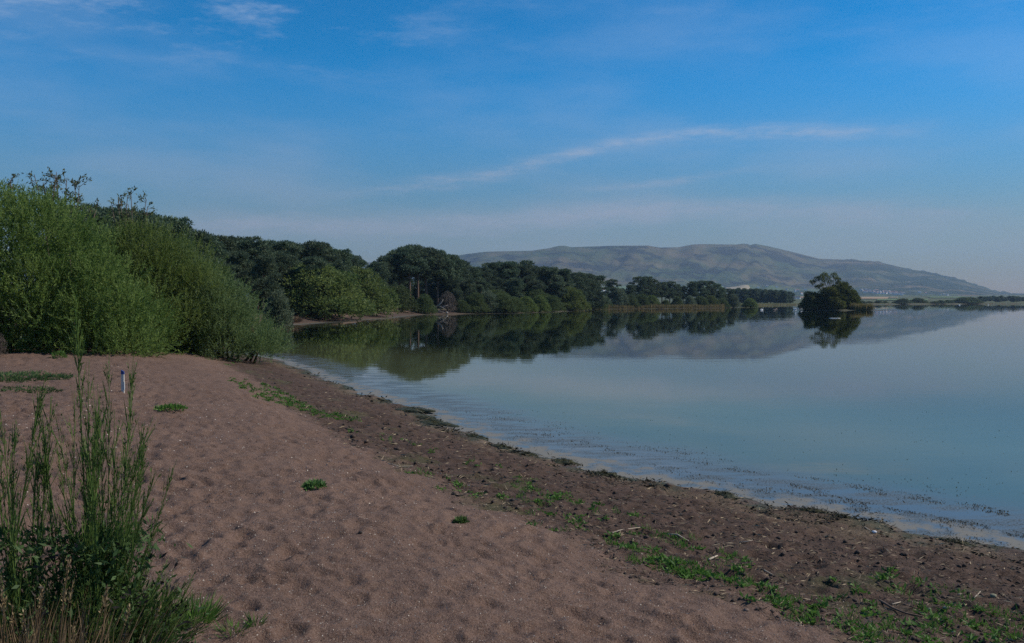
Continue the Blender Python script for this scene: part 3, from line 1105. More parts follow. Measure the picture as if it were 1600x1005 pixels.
sparse_tree('thin twiggy tree sticking out above the largest willow', 85, 36, 550,
            [(8, 286), (24, 284), (40, 280), (55, 282), (66, 276), (78, 276), (90, 274), (103, 273), (112, 280), (120, 284), (130, 294), (143, 312), (60, 296), (108, 300)], 5)
sparse_tree('smaller twiggy tree sticking out above the middle willow', 198, 38, 550,
            [(168, 314), (176, 306), (184, 304), (195, 318), (207, 308), (214, 306), (222, 310), (229, 322), (205, 330)], 6)
G = 'pines showing above the left willows'
L7 = 'dark pine top showing above and behind the left willows'
for i, (px, d, top) in enumerate([(150, 58, 332), (172, 62, 330), (196, 66, 336), (225, 64, 340), (250, 70, 345), (272, 70, 346), (292, 74, 360), (312, 78, 368), (120, 60, 336)]):
    tree_px(PV[i % 4], 'pine_tree', L7, 'tree', G, px, d, top, 1.1)
bush(BD[0], 'dry brown thicket at the left edge below the largest willow', -8, 24.5, 520, .9)


# ------------------------------------------------------------------ islet
def build_islet():
    x0, x1, d = (1250 - 800) / F * 250, (1362 - 800) / F * 250, 250.0
    cx = (x0 + x1) / 2
    V, Q = [], []
    nr, na = 6, 36
    for j in range(nr + 1):
        t = j / nr
        for i in range(na):
            a = 2 * math.pi * i / na
            k = 1 + .12 * math.sin(3 * a) + .06 * math.sin(7 * a)
            V.append((cx + math.cos(a) * (x1 - x0) / 2 * 1.03 * t * k, d + math.sin(a) * 6.5 * t * k, .55 * (1 - t ** 2) - .12 * t ** 4))
    for j in range(nr):
        for i in range(na):
            q = (i + 1) % na
            Q.append((j * na + i, (j + 1) * na + i, (j + 1) * na + q, j * na + q))
    o = link('islet', fast_mesh('islet', V, Q, None, True, simple('islet_soil', (.05, .05, .03), .95, .4, .8)))
    tag(o, kind='structure')
    # low bar of mud reaching out to the right
    V, Q = [], []
    for i in range(15):
        t = i / 14
        x = x1 - 1 + 7.8 * t
        w = .8 * (1 - t) + .1
        V += [(x, d - 1.5 - w, -.05), (x, d - 1.5, .09 * (1 - .5 * t)), (x, d - 1.5 + w, -.05)]
    for i in range(14):
        a = i * 3
        Q += [(a, a + 3, a + 4, a + 1), (a + 1, a + 4, a + 5, a + 2)]
    tag(link('mud_bar', fast_mesh('mud_bar', V, Q, None, True, simple('mud', (.07, .05, .04), .9, .3, 2))), kind='structure')
    return cx, d


ICX, ID = build_islet()
IV = [bush_variant(40, M['islet'], 3.0, 4.6, 40, 18, .3, .12, 2.0), bush_variant(41, M['islet'], 2.6, 5.5, 44, 18, .3, .12, 2.5)]


def islet_bush(label, px, top, v, sx, dd=0.0):
    d = ID + dd
    x = (px - 800) / F * d
    return place_tree(IV[v], 'islet_bush', label, 'bush', None, x, d, CAM_H + (HOR - top) / F * d - .3, None, sx, 0, .3)


islet_bush('left-hand low bush on the islet', 1268, 457, 0, 1.05)
islet_bush('tallest dense bush at the centre right of the islet', 1316, 443, 1, 1.05, .5)
islet_bush('dark rounded bush at the right of the islet above its reeds', 1331, 454, 0, .8, 0)
islet_bush('dark bush in the middle of the islet under the open-crowned tree', 1296, 450, 0, 1.15, -1)


def islet_tree():
    random.seed(77)
    px, d = 1300, ID + 1
    x0 = (px - 800) / F * d
    e = empty('open_crowned_tree', (x0, d, .35), 'open-crowned tree leaning left on the islet with sky showing through', 'tree')
    mb = MB()
    puffs = []
    for sp, sy, r in ((1271, 441, .75), (1276, 449, .65), (1281, 434, .8), (1290, 430, .85), (1300, 431, .8), (1308, 437, .85), (1277, 436, .7),
                      (1284, 446, .6), (1294, 441, .6), (1311, 444, .9), (1303, 449, .8), (1289, 454, .8), (1284, 439, .6), (1296, 434, .6)):
        tip = Vector(((sp - px) / F * d, random.uniform(-1.6, 1.6), CAM_H + (HOR - sy) / F * d - .35))
        m1 = Vector((tip.x * .35, tip.y * .3, tip.z * .55))
        mb.tube([(0, 0, -.3), m1, m1.lerp(tip, .5) + Vector((0, 0, .3)), tip], [.18, .12, .07, .025], 5)
        puffs.append((tip.x, tip.y, tip.z, r, r, r * .75))
    link('trunk', mb.mesh('open_tree_trunk', M['bark']), e)
    link('crown', crown('open_tree_crown', puffs, M['islet'], 26, .4, 3, .3, .12, up=.4, jit=.9, low=-.9, inner=.5, cull=.2), e)


islet_tree()


# reeds: nobody could count them
def reed_strip(name, label, pts, h, wide, dens, seed):
    r = np.random.default_rng(seed)
    P = []
    for (x0, y0), (x1, y1) in zip(pts[:-1], pts[1:]):
        L_ = math.hypot(x1 - x0, y1 - y0)
        n = int(L_ * dens)
        t = r.random(n)
        w_ = r.random(n) ** 1.3 * wide
        nx, ny = -(y1 - y0) / L_, (x1 - x0) / L_
        P.append(np.stack([x0 + (x1 - x0) * t + nx * w_, y0 + (y1 - y0) * t + ny * w_, np.full(n, -.1)], -1))
    P = np.vstack(P)
    n = len(P)
    hh = h * (.65 + .6 * fbm(P[:, 0] * .3, P[:, 1] * .3, seed, 3)) * r.uniform(.75, 1.1, n)
    D = unit(np.stack([r.normal(size=n) * .12, r.normal(size=n) * .12, np.ones(n)], -1))
    V, Q, tt = cards(P, D, hh, .16, r.random(n))
    o = link(name, fast_mesh(name, V, Q, {'tint': tt}, False, M['reed']))
    return tag(o, label, 'reeds', None, 'stuff')


reed_strip('reeds', 'tan reed bed along the far shore in front of the bushes', [ground_pt(*p) for p in far_px[11:17]], 1.75, 6, 60, 5)
reed_strip('reeds', 'thin line of tan reeds on the far spit below the low wood', [ground_pt(*p) for p in far_px[17:20]], 1.3, 8, 22, 6)
reed_strip('reeds', 'low line of sedge along the flat far shore right of the islet', [ground_pt(*p) for p in far_px[20:24]], 1.6, 14, 7, 7)
reed_strip('reeds', 'tall reeds at the right end of the islet', [((1332 - 800) / F * 246, 244.5), ((1361 - 800) / F * 249, 246.5)], 2.2, 3, 150, 8)


def tussock(label, px, py, h, r, mat, n, z0=.4, cat='grass', group=None, name='grass_tuft', wid=.012):
    x, y, z = gpt(px, py, z0)
    a = rng.random(n) * 6.283
    q = np.sqrt(rng.random(n)) * r
    P = np.stack([np.cos(a) * q, np.sin(a) * q, np.full(n, -.01)], -1)
    P[:, 2] += full_height(P[:, 0] + x, P[:, 1] + y)[0] - z
    D = unit(np.stack([np.cos(a) * (.25 + .7 * q / r), np.sin(a) * (.25 + .7 * q / r), np.full(n, .9)], -1) + rng.normal(size=(n, 3)) * .25)
    V, Q, tt = cards(P, D, h * rng.uniform(.5, 1.15, n), wid, rng.random(n))
    o = link(name, fast_mesh(name, V, Q, {'tint': tt}, False, mat))
    o.location = (x, y, z)
    return tag(o, label, cat, group, 'stuff' if name == 'turf_patch' else None)


tussock('tawny grass tussock at the left end of the far beach', 456, 497, 1.0, .8, M['dry'], 260, .5, wid=.08)
tussock('second tawny grass tussock beside the far beach bushes', 608, 489, 1.3, 1.6, M['dry'], 260, .8, wid=.10)
tussock('third tawny grass tussock at the tip of the far beach', 621, 489, 1.3, 1.2, M['dry'], 260, .8, wid=.10)


def fallen_tree():
    d = float(shore_d(690)) + .6
    x, y = (690 - 800) / F * d, d
    z = gz(x, y)
    mb = MB()
    e = empty('fallen_tree', (x, y, z), 'bleached fallen branches lying on the far shore below the pines', 'dead tree')

    def q(px, py, off=0.0):
        a = at(px, py, d + off)
        return (a[0] - x, a[1] - y, a[2] - z)
    mb.tube([q(682, 479), q(687, 476), q(691, 471), q(692.5, 468)], [.17, .14, .09, .04], 6)
    mb.tube([q(687, 479, .5), q(692, 481), q(696, 484)], [.08, .06, .03], 5)
    mb.tube([q(685, 486, -.5), q(690, 487), q(695, 489)], [.07, .06, .03], 5)
    mb.tube([q(689, 480.5, 1), q(696, 478.5, 1), q(700, 477, 1)], [.1, .07, .03], 5)
    link('trunk', mb.mesh('fallen_trunk', M['dead_wood']), e)
    mb = MB()
    mb.tube([q(697, 488.5), q(700, 489)], [.28, .22], 6)
    link('stump', mb.mesh('fallen_stump', M['dead_wood']), e)


fallen_tree()


# ------------------------------------------------------------------ village, far below the hill
def house_mesh():
    wl, rf = MB(), MB()
    wl.box((0, 0, 2.2), (11, 7, 4.8))
    v = [(-5.9, -4, 4.4), (5.9, -4, 4.4), (5.9, 4, 4.4), (-5.9, 4, 4.4), (-5.5, 0, 7.4), (5.5, 0, 7.4)]
    rf.v = v
    rf.f = [(0, 1, 5, 4), (2, 3, 4, 5), (0, 4, 3), (1, 2, 5), (3, 2, 1, 0)]
    return wl, rf


def village():
    wl, rf = house_mesh()
    white = simple('white_harling', (.78, .76, .72), .8, .06, 1)
    cream = simple('cream_harling', (.55, .50, .42), .8, .06, 1)
    slate = simple('slate_roof', (.12, .12, .13), .7, .2, 1)
    red = simple('red_tile_roof', (.26, .13, .09), .8, .2, 1)
    wm = [wl.mesh('house_wall', white, False), wl.mesh('house_wall', cream, False)]
    rm = [rf.mesh('house_roof', slate, False), rf.mesh('house_roof', red, False)]
    random.seed(91)
    spots = []
    for i in range(64):
        px = 1340 + 72 * random.random()
        py = np.interp(px, [1340, 1412], [454.5, 459.5]) + random.uniform(-1.5, 2.4)
        spots.append((px, py, 'small pale house of the village at the hill foot right of the islet', 'village houses right of the islet'))
    for px, py in ((1221, 456), (1225, 456.5), (1229, 453.5), (1243, 456), (1246, 456), (1184, 450.5), (1198, 449), (1213, 449.5), (1258, 454), (1252, 460)):
        spots.append((px, py, 'small white house on the slope above the low wood', 'houses on the slope above the low wood'))
    for px, py in ((1468, 461), (1474, 461), (1480, 462), (1436, 458), (1446, 459)):
        spots.append((px, py, 'small white farmhouse by the fields far right of the village', 'farmhouses far right of the village'))
    for px, py in ((1239, 467.4), (1243, 467.2), (1247, 468)):
        spots.append((px, py, 'white shed on the plain beside the end of the low wood', 'sheds by the low wood'))
    for px, py in ((937, 452), (943, 455), (949, 456)):
        spots.append((px, py, 'pale house seen in the gap right of the long pine belt', 'houses in the gap of the pines'))
    for i, (px, py, lab, grp) in enumerate(spots):
        # walk out along the sight line until the land is met
        d = 1300.0
        u = (px - 800) / F
        while d < 3600:
            z = far_z(u * d, d)
            if CAM_H + (HOR - py) / F * d <= z:
                break
            d += 25
        e = empty('house', (u * d, d, far_z(u * d, d) - .2), lab, 'house', grp, random.uniform(-.7, .7), random.uniform(.75, 1.2) * (.55 if 'shed' in lab else .85))
        link('wall', wm[0 if random.random() < .75 else 1], e)
        link('roof', rm[0 if random.random() < .75 else 1], e)


village()


# ------------------------------------------------------------------ birds on the water and a floating plank
def swan_mesh(name, mat, beak):
    mb = MB()
    ns, na = 9, 10
    prof = [(-.62, .02, .30), (-.52, .10, .24), (-.35, .19, .20), (-.1, .25, .18), (.15, .25, .17), (.35, .2, .17), (.48, .12, .2), (.54, .05, .24), (.56, .01, .26)]
    for x, r, zc in prof:
        for k in range(na):
            a = 2 * math.pi * k / na
            mb.v.append((x, r * math.cos(a) * .95, zc + r * math.sin(a) * .85 - .04))
    for i in range(ns - 1):
        for k in range(na):
            q = (k + 1) % na
            mb.f.append((i * na + k, i * na + q, (i + 1) * na + q, (i + 1) * na + k))
    mb.tube([(.42, 0, .22), (.55, 0, .36), (.54, 0, .55), (.50, 0, .70), (.54, 0, .80), (.63, 0, .80), (.70, 0, .76)], [.1, .07, .055, .05, .055, .055, .03], 7)
    return mb.mesh(name, mat)


white_f = simple('white_feather', (.85, .85, .83), .7, .05, 3)
brown_f = simple('brown_feather', (.20, .16, .13), .7, .2, 5)
orange = simple('orange_bill', (.6, .22, .03), .5, .1, 5)
swan_w, swan_b = swan_mesh('swan_body', white_f, None), swan_mesh('cygnet_body', brown_f, None)
bk = MB()
bk.tube([(.69, 0, .77), (.78, 0, .72)], [.028, .012], 6)
beak_me = bk.mesh('swan_bill', orange)
for px, py, me, rz, s, lab in ((1190, 484.6, swan_w, .4, .95, 'white swan on the water left of the islet'),
                               (1242, 484.2, swan_w, 2.9, .95, 'white swan on the water close to the left end of the islet'),
                               (1210, 484.9, swan_b, .2, .9, 'greyish-brown young swan between the two white swans, nearer one'),
                               (1213, 483.2, swan_b, .5, .8, 'greyish-brown young swan between the two white swans, farther one'),
                               (1499, 477.0, swan_w, .3, 1.1, 'tiny white swan off the flat far shore below the hillside field'),
                               (1544, 476.8, swan_w, 1.0, 1.1, 'tiny white swan off the distant wood at the right')):
    x, y = ground_pt(px, py, 0)
    e = empty('swan', (x, y, 0.0), lab, 'swan', None, rz, s)
    bd = link('body', me, e)
    link('bill', beak_me, bd)
x, y = ground_pt(1304, 497.5, 0)
mb = MB()
mb.tube([(-.9, 0, .03), (-.5, .01, .035), (.4, -.01, .035), (.9, 0, .03)], [.02, .035, .035, .02], 8)
o = link('floating_plank', mb.mesh('floating_plank', simple('white_wood', (.78, .78, .76), .6, .08, 2)))
o.location = (x, y, 0)
tag(o, 'thin white plank floating on the water below the islet', 'plank')


# ------------------------------------------------------------------ foreground: broom and dry grass
def broom(label, px, py, d, spec, seed, pods=260, small=3000, spread=.42, height=1.0, group=None):
    """Scotch broom: green whip stems, fine side shoots, tiny leaves, black seed pods"""
    random.seed(seed)
    r = np.random.default_rng(seed)
    x0 = (px - 800) / F * d
    z0 = gz(x0, d)
    e = empty('broom_shrub', (x0, d, z0), label, 'shrub', group)
    tips = []
    for sp, sy in spec:
        dd = d + random.uniform(-.18, .22)
        tips.append(Vector(((sp - px) / F * dd + (0 if 1 else 0), dd - d, CAM_H + (HOR - sy) / F * dd - z0)))
    mb = MB()
    P, D, L_, W_, T = [], [], [], [], []
    mids = []

    def whip(b, tip, rad, side):
        hgt = (tip - b).length
        m1 = b.lerp(tip, .45)
        kf = random.uniform(.15, .85)
        m1 = Vector((b.x + (tip.x - b.x) * kf + random.uniform(-.05, .05), b.y + (tip.y - b.y) * kf + random.uniform(-.05, .05), m1.z))
        path = []
        for k in range(9):
            t = k / 8
            path.append(b * (1 - t) ** 2 + m1 * 2 * t * (1 - t) + tip * t * t)
        mb.tube(path, [rad * (1 - .8 * k / 8) for k in range(9)], 5, False)
        for _ in range(side):
            t = random.uniform(.22, .93)
            k = min(7, int(t * 8))
            q = path[k].lerp(path[k + 1], t * 8 - k)
            dr = (path[k + 1] - path[k]).normalized()
            dv = (dr * 1.0 + Vector([random.uniform(-1, 1) for _ in range(3)]) * .26).normalized()
            ln = random.uniform(.10, .30) * (1.1 - .55 * t)
            P.append(q); D.append(dv); L_.append(ln); W_.append(random.uniform(.003, .0055)); T.append(random.uniform(.2, 1))
            for _ in range(3):
                f = random.uniform(.1, .8)
                P.append(q + dv * ln * f); D.append((dv + Vector([random.uniform(-1, 1) for _ in range(3)]) * .5).normalized())
                L_.append(random.uniform(.012, .028)); W_.append(.006); T.append(random.uniform(.3, 1))
        mids.append(path)
    for tp in tips:
        b = Vector((random.uniform(-.12, .12) + tp.x * .1, random.uniform(-.10, .10), -.03))
        whip(b, tp, .0065 if tp is tips[0] else .0048, 110 if tp is tips[0] else 52)
    # shorter, bushier inner growth
    for k in range(int(small / 110)):
        a = random.uniform(0, 6.283)
        rr = spread * math.sqrt(random.random())
        h = height * random.uniform(.35, .95) * (1 - .35 * (rr / spread) ** 2)
        tp = Vector((rr * math.cos(a), rr * math.sin(a) * .8, h))
        b = Vector((tp.x * .25, tp.y * .25, -.03))
        whip(b, tp, .0040, 30)
    st = link('stems', mb.mesh('broom_stems', M['broom']), e)
    me = st.data
    a_ = me.attributes.new('tint', 'FLOAT', 'POINT')
    a_.data.foreach_set('value', r.uniform(.2, .8, len(me.vertices)).astype(np.float32))
    V, Q, tt = cards(np.array(P), np.array(D), np.array(L_), np.array(W_), np.array(T))
    link('shoots', fast_mesh('broom_shoots', V, Q, {'tint': tt}, False, M['broom']), e)
    # small dark leaflets filling the lower bush
    n = small
    base = [mids[i] for i in r.integers(0, len(mids), n)]
    LP = np.array([tuple(p[int(i)]) for p, i in zip(base, r.integers(1, 6, n))]) + r.normal(size=(n, 3)) * .075
    LP[:, 2] = np.clip(LP[:, 2], .02, height * 1.0)
    V, Q, tt = cards(LP, unit(r.normal(size=(n, 3)) + [0, 0, .6]), r.uniform(.022, .060, n), r.uniform(.009, .018, n), r.random(n))
    link('leaves', fast_mesh('broom_leaves', V, Q, {'tint': tt}, False, M['weed']), e)
    # black pods in loose bunches on the outer side twigs
    PP, PD = [], []
    for _ in range(pods // 9):
        p = random.choice(mids)
        q = p[random.randint(3, 6)] + Vector((random.uniform(-.05, .12), random.uniform(-.1, .05), 0))
        if q.z > height * .95:
            continue
        dr = Vector((random.uniform(-.3, 1), random.uniform(-.7, .3), random.uniform(-.1, .8))).normalized()
        for k in range(9):
            PP.append(q + dr * (.022 * k))
            PD.append((dr * .5 + Vector([random.uniform(-1, 1) for _ in range(3)])).normalized())
    V, Q, tt = cards(np.array(PP), np.array(PD), r.uniform(.03, .05, len(PP)), .013, r.random(len(PP)))
    tag(link('pods', fast_mesh('broom_pods', V, Q, {'tint': tt}, False, M['pod']), e), kind='stuff')
    return e


broom('tall green broom shrub with black pods in the left foreground', 135, 990, 3.95,
      [(118, 482), (131, 560), (139, 555), (150, 600), (204, 556), (198, 600), (186, 640), (150, 620), (165, 640), (92, 612), (88, 640), (75, 660),
       (110, 650), (125, 660), (140, 640), (172, 660), (190, 660), (205, 650), (112, 680), (218, 690), (240, 700), (250, 690), (262, 735), (269, 738),
       (228, 720), (100, 690), (160, 670), (178, 700), (60, 700), (196, 690), (152, 655), (132, 600)], 11, 800, 15000, .50, .66)
broom('darker broom shrub cut off by the left edge of the picture', 5, 990, 3.75,
      [(68, 585), (60, 620), (44, 640), (20, 600), (10, 640), (28, 655), (-10, 630), (-40, 620), (50, 660), (5, 660), (-60, 650), (36, 690)], 12, 600, 10000, .42, .72)


def dry_grass():
    e_x, e_d = (20 - 800) / F * 3.45, 3.45
    z0 = gz(e_x, e_d)
    e = empty('dry_grass_clump', (e_x, e_d, z0), 'clump of dry tan grass with seed heads at the lower left corner', 'grass')
    r = np.random.default_rng(4)
    n = 2200
    P = np.stack([r.normal(size=n) * .17, r.normal(size=n) * .14, np.full(n, -.02)], -1)
    D = unit(np.stack([P[:, 0] * 1.2, P[:, 1] * 1.2, np.ones(n)], -1) + r.normal(size=(n, 3)) * [.28, .28, .05])
    V, Q, tt = cards(P, D, r.uniform(.18, .62, n), .007, r.random(n))
    link('blades', fast_mesh('dry_blades', V, Q, {'tint': tt}, False, M['dry']), e)
    n = 420
    P = np.stack([r.normal(size=n) * .2, r.normal(size=n) * .16, np.full(n, -.02)], -1)
    D = unit(np.stack([P[:, 0] * .9, P[:, 1] * .9, np.ones(n)], -1) + r.normal(size=(n, 3)) * [.3, .3, .05])
    V, Q, tt = cards(P, D, r.uniform(.12, .4, n), .007, r.random(n))
    link('green_blades', fast_mesh('green_blades', V, Q, {'tint': tt}, False, M['weed']), e)
    mb = MB()
    PP, DD = [], []
    for k in range(26):
        b = Vector((r.normal() * .17, r.normal() * .12, -.02))
        tip = b + Vector((b.x * .5 + random.uniform(-.10, .10), random.uniform(-.08, .08), random.uniform(.42, .72)))
        mb.tube([b, b.lerp(tip, .55) + Vector((0, 0, .03)), tip], [.0026, .002, .0014], 4, False)
        dr = (tip - b).normalized()
        for j in range(26):
            PP.append(tip - dr * random.uniform(0, .085) + Vector([random.uniform(-.006, .006) for _ in range(3)]))
            DD.append((dr + Vector([random.uniform(-.7, .7) for _ in range(3)])).normalized())
    me = mb.mesh('dry_stalks', M['dry'])
    link('stalks', me, e)
    V, Q, tt = cards(np.array(PP), np.array(DD), .018, .006, r.random(len(PP)))
    tag(link('seed_heads', fast_mesh('seed_heads', V, Q, {'tint': tt}, False, M['dry']), e), kind='stuff')


dry_grass()
tussock('bright green grass tuft at the right foot of the broom shrub', 300, 968, .17, .11, M['grass'], 260, 1.0, wid=.007)
tussock('small sparse green tuft on the sand right of the broom', 365, 985, .09, .07, M['grass'], 70, 1.0, wid=.006)
tussock('smallest green sprig at the right of the sparse tuft', 398, 974, .08, .035, M['grass'], 40, 1.0, wid=.006)


def leafy_tuft(label, px, py, r, h, n, mat, leaf, name='weed_tuft', z0=.9):
    x, y, z = gpt(px, py, z0)
    d = unit(rng.normal(size=(n, 3)))
    d[:, 2] = np.abs(d[:, 2])
    P = d * np.array([r, r, h]) * rng.uniform(.5, 1, (n, 1))
    D = unit(d + np.array([0, 0, .4]) + rng.normal(size=(n, 3)) * .5)
    V, Q, tt = cards(P, D, leaf * rng.uniform(.6, 1.3, n), leaf * .38, rng.random(n))
    o = link(name, fast_mesh(name, V, Q, {'tint': tt}, False, mat))
    o.location = (x, y, z)
    return tag(o, label, 'plant')


leafy_tuft('round dark green weed alone on the sand near the strip edge', 720, 814, .06, .060, 380, M['tuft'], .035)
leafy_tuft('spiky dark weed alone in the middle of the sand', 491, 762, .11, .045, 300, M['tuft'], .05)
leafy_tuft('flat green tuft on the sand right of the marker post', 266, 640, .24, .05, 420, M['grass'], .06)
tussock('patch of grey-green turf with daisies at the left edge', 5, 590, .09, 1.3, M['weed'], 3600, .9, name='turf_patch', wid=.02)
tussock('small patch of turf below the grey-green one at the left edge', 50, 612, .06, .5, M['weed'], 800, .9, name='turf_patch', wid=.018)
leafy_tuft('sprig of leaves at the foot of the largest willow', 92, 560, .22, .2, 260, M['grass'], .07)


# marker post
def marker_post():
    x, y, z = gpt(192, 613, .9)
    e = empty('marker_post', (x, y, z), 'short white marker post with blue top standing in the sand', 'post', None, .12)
    h = 34 / F * y
    w = .05
    wh = simple('greyish_white_paint', (.50, .47, .42), .7, .3, 14)
    mb = MB()
    mb.box((0, 0, h * .38 - .1), (w, w * .7, h * .86 + .2))
    link('shaft', mb.mesh('post_shaft', wh, False), e)
    mb = MB()
    b = len(mb.v)
    a, c = w * .53, w * .37
    mb.v = [(-a, -c, h * .81 + .002), (a, -c, h * .81 + .002), (a, c, h * .81 + .002), (-a, c, h * .81 + .002),
            (-a, -c, h * 1.02), (a, -c, h * .94), (a, c, h * .94), (-a, c, h * 1.02)]
    mb.f = [(3, 2, 1, 0), (4, 5, 6, 7), (0, 1, 5, 4), (1, 2, 6, 5), (2, 3, 7, 6), (3, 0, 4, 7)]
    link('cap', mb.mesh('post_cap', simple('blue_paint', (.03, .06, .20), .5, .2, 20), False), e)
    mb = MB()
    mb.box((w * .62, -.01, h * .28), (w * .22, w * .4, h * .38))  # narrow box along the right side, paler than the greyish shaft
    link('side_strip', mb.mesh('post_strip', simple('pale_strip_white', (.62, .62, .58), .6, .1, 8), False), e)


marker_post()

# ------------------------------------------------------------------ strip of grass and weeds (ground cover)
patches = [(398, 602, .6, 260), (415, 613, .6, 420), (435, 624, .55, 420), (455, 632, .4, 240), (472, 637, .4, 130), (525, 650, .45, 420), (490, 644, .35, 110),
           (590, 680, .5, 40), (622, 688, .45, 60), (650, 700, .4, 40), (340, 566, .8, 80), (645, 742, .4, 50), (680, 748, .4, 50), (710, 772, .35, 55),
           (760, 728, .3, 50), (740, 770, .3, 40), (828, 757, .28, 90), (870, 775, .45, 190), (840, 790, .4, 90), (880, 785, .35, 120), (800, 778, .4, 60),
           (850, 808, .3, 45), (870, 830, .25, 50), (905, 815, .3, 40), (960, 800, .3, 40), (930, 838, .28, 55), (990, 855, .22, 150), (1010, 868, .25, 200),
           (1035, 880, .25, 200), (1060, 890, .25, 170), (1090, 898, .22, 150), (1110, 905, .2, 70), (1000, 828, .3, 70), (1030, 835, .25, 60), (1065, 845, .2, 60),
           (1130, 870, .2, 90), (1108, 864, .2, 90), (1142, 895, .16, 120), (1165, 918, .22, 90), (1190, 925, .2, 60), (1215, 945, .25, 110), (1260, 955, .25, 110),
           (1300, 975, .25, 130), (1360, 990, .25, 170), (1400, 995, .25, 140), (1430, 912, .22, 110), (1360, 930, .25, 60), (1480, 935, .3, 70), (1510, 965, .3, 90),
           (1560, 990, .35, 260), (1590, 980, .3, 200), (1530, 1000, .3, 170), (1450, 985, .3, 90), (1330, 950, .25, 50), (1240, 925, .3, 40), (1540, 950, .3, 60)]


def ground_cover():
    P, D, L_, W_, T = [], [], [], [], []
    PW, DW, LW, WW, TW = [], [], [], [], []
    for px, py, r, n in patches:
        x, y, z = gpt(px, py, .4)
        n = int(n * 1.5)
        # tufts inside the patch
        nt = max(3, n // 14)
        ta = rng.random(nt) * 6.283
        tq = rng.random(nt) ** .6 * r * 1.5
        tx, ty = x + np.cos(ta) * tq * .8 - np.sin(ta) * tq * .3, y + np.sin(ta) * tq
        k = 14
        bx = np.repeat(tx, k) + rng.normal(size=nt * k) * .028
        by = np.repeat(ty, k) + rng.normal(size=nt * k) * .028
        zz, s2 = full_height(bx, by)
        ok = s2 > .15
        pp = np.stack([bx, by, zz - .005], -1)[ok]
        th = np.repeat(rng.uniform(.6, 1.4, nt), k)[ok]
        m = len(pp)
        leafy = np.repeat(rng.random(nt) < .45, k)[ok]
        dd = unit(rng.normal(size=(m, 3)) * [.45, .45, .15] + [0, 0, .85])
        far = min(2.8, max(1.0, y / 8))
        P.append(pp[~leafy]); D.append(dd[~leafy]); L_.append((rng.uniform(.025, .075, m) * th)[~leafy]); W_.append(np.full(m, .0075 * far)[~leafy]); T.append(rng.random(m)[~leafy])
        dl = unit(rng.normal(size=(m, 3)) * [.8, .8, .2] + [0, 0, .45])
        P.append((pp + [0, 0, .01])[leafy]); D.append(dl[leafy]); L_.append((rng.uniform(.03, .06, m) * th)[leafy]); W_.append(np.full(m, .02 * far ** .5)[leafy]); T.append(rng.random(m)[leafy])
    V, Q, tt = cards(np.vstack(P), np.vstack(D), np.concatenate(L_), np.concatenate(W_), np.concatenate(T))
    o = link('grass', fast_mesh('grass', V, Q, {'tint': tt}, False, M['grass']))
    tag(o, 'bright green grass and weeds growing along the damp strip', 'grass', None, 'stuff')


ground_cover()


def scatter_visible(n, px0, px1, py0, py1, smin, smax, z=.5):
    """random ground points, denser near the viewer"""
    a = rng.uniform((px0 - 800) / F, (px1 - 800) / F, n)
    py = rng.uniform(py0, py1, n)
    d = (CAM_H - z) * F / (py - HOR)
    x, y = a * d, d
    zz, s2 = full_height(x, y)
    k = (s2 > smin) & (s2 < smax)
    return x[k], y[k], zz[k]


def grit():
    x, y, z = scatter_visible(42000, -150, 1750, 570, 1200, 2.4, 40, .8)
    n = len(x)
    P = np.stack([x, y, z + .001], -1)
    D = unit(rng.normal(size=(n, 3)) * [1, 1, .35])
    V, Q, tt = cards(P, D, rng.uniform(.005, .016, n) * np.clip(y / 6, .8, 2.2), rng.uniform(.004, .010, n) * np.clip(y / 6, .8, 2.2), rng.random(n))
    m = foliage('shell_grit', (.03, .022, .018), (.50, .43, .36), .0, .7)
    tag(link('shell_grit', fast_mesh('shell_grit', V, Q, {'tint': tt}, False, m)), 'pale shell chips and grit scattered over the sand', 'grit', None, 'stuff')
    # straw-like debris of the strip
    x, y, z = scatter_visible(30000, 400, 1750, 580, 1150, .0, 3.0, .3)
    n = len(x)
    P = np.stack([x, y, z + .006], -1)
    D = unit(rng.normal(size=(n, 3)) * [1, .8, .18])
    V, Q, tt = cards(P, D, rng.uniform(.02, .11, n) * np.clip(y / 9, .8, 1.6), rng.uniform(.004, .010, n) * np.clip(y / 7, .8, 2.2), rng.random(n) ** 1.8)
    m = foliage('straw_litter', (.055, .038, .026), (.36, .27, .17), .0, .8)
    tag(link('straw_litter', fast_mesh('straw_litter', V, Q, {'tint': tt}, False, m)), 'dry stalks and litter washed up along the damp strip', 'litter', None, 'stuff')
    # dark clods of peat in the strip
    x, y, z = scatter_visible(7000, 400, 1750, 580, 1150, .1, 3.0, .3)
    n = len(x)
    ico = np.array([(1, 0, 0), (-1, 0, 0), (0, 1, 0), (0, -1, 0), (0, 0, 1), (0, 0, -1)], float)
    fc = np.array([(0, 2, 4), (2, 1, 4), (1, 3, 4), (3, 0, 4), (2, 0, 5), (1, 2, 5), (3, 1, 5), (0, 3, 5)])
    rad = .006 + .030 * (rng.random(n) ** 2.5)[:, None, None] * rng.uniform(.5, 1.3, (n, 6, 1)) * np.clip(y / 9, .8, 1.6)[:, None, None]
    V = np.stack([x, y, z], -1)[:, None, :] + ico[None] * rad * [1.2, 1.2, .8]
    Q = (fc[None] + np.arange(n)[:, None, None] * 6).reshape(-1, 3)
    m = simple('peat_clod', (.06, .042, .033), .95, .5, 9)
    tag(link('peat_clods', fast_mesh('peat_clods', V.reshape(-1, 3), Q, None, False, m)), 'small dark clods lying in the damp strip', 'clods', None, 'stuff')


grit()


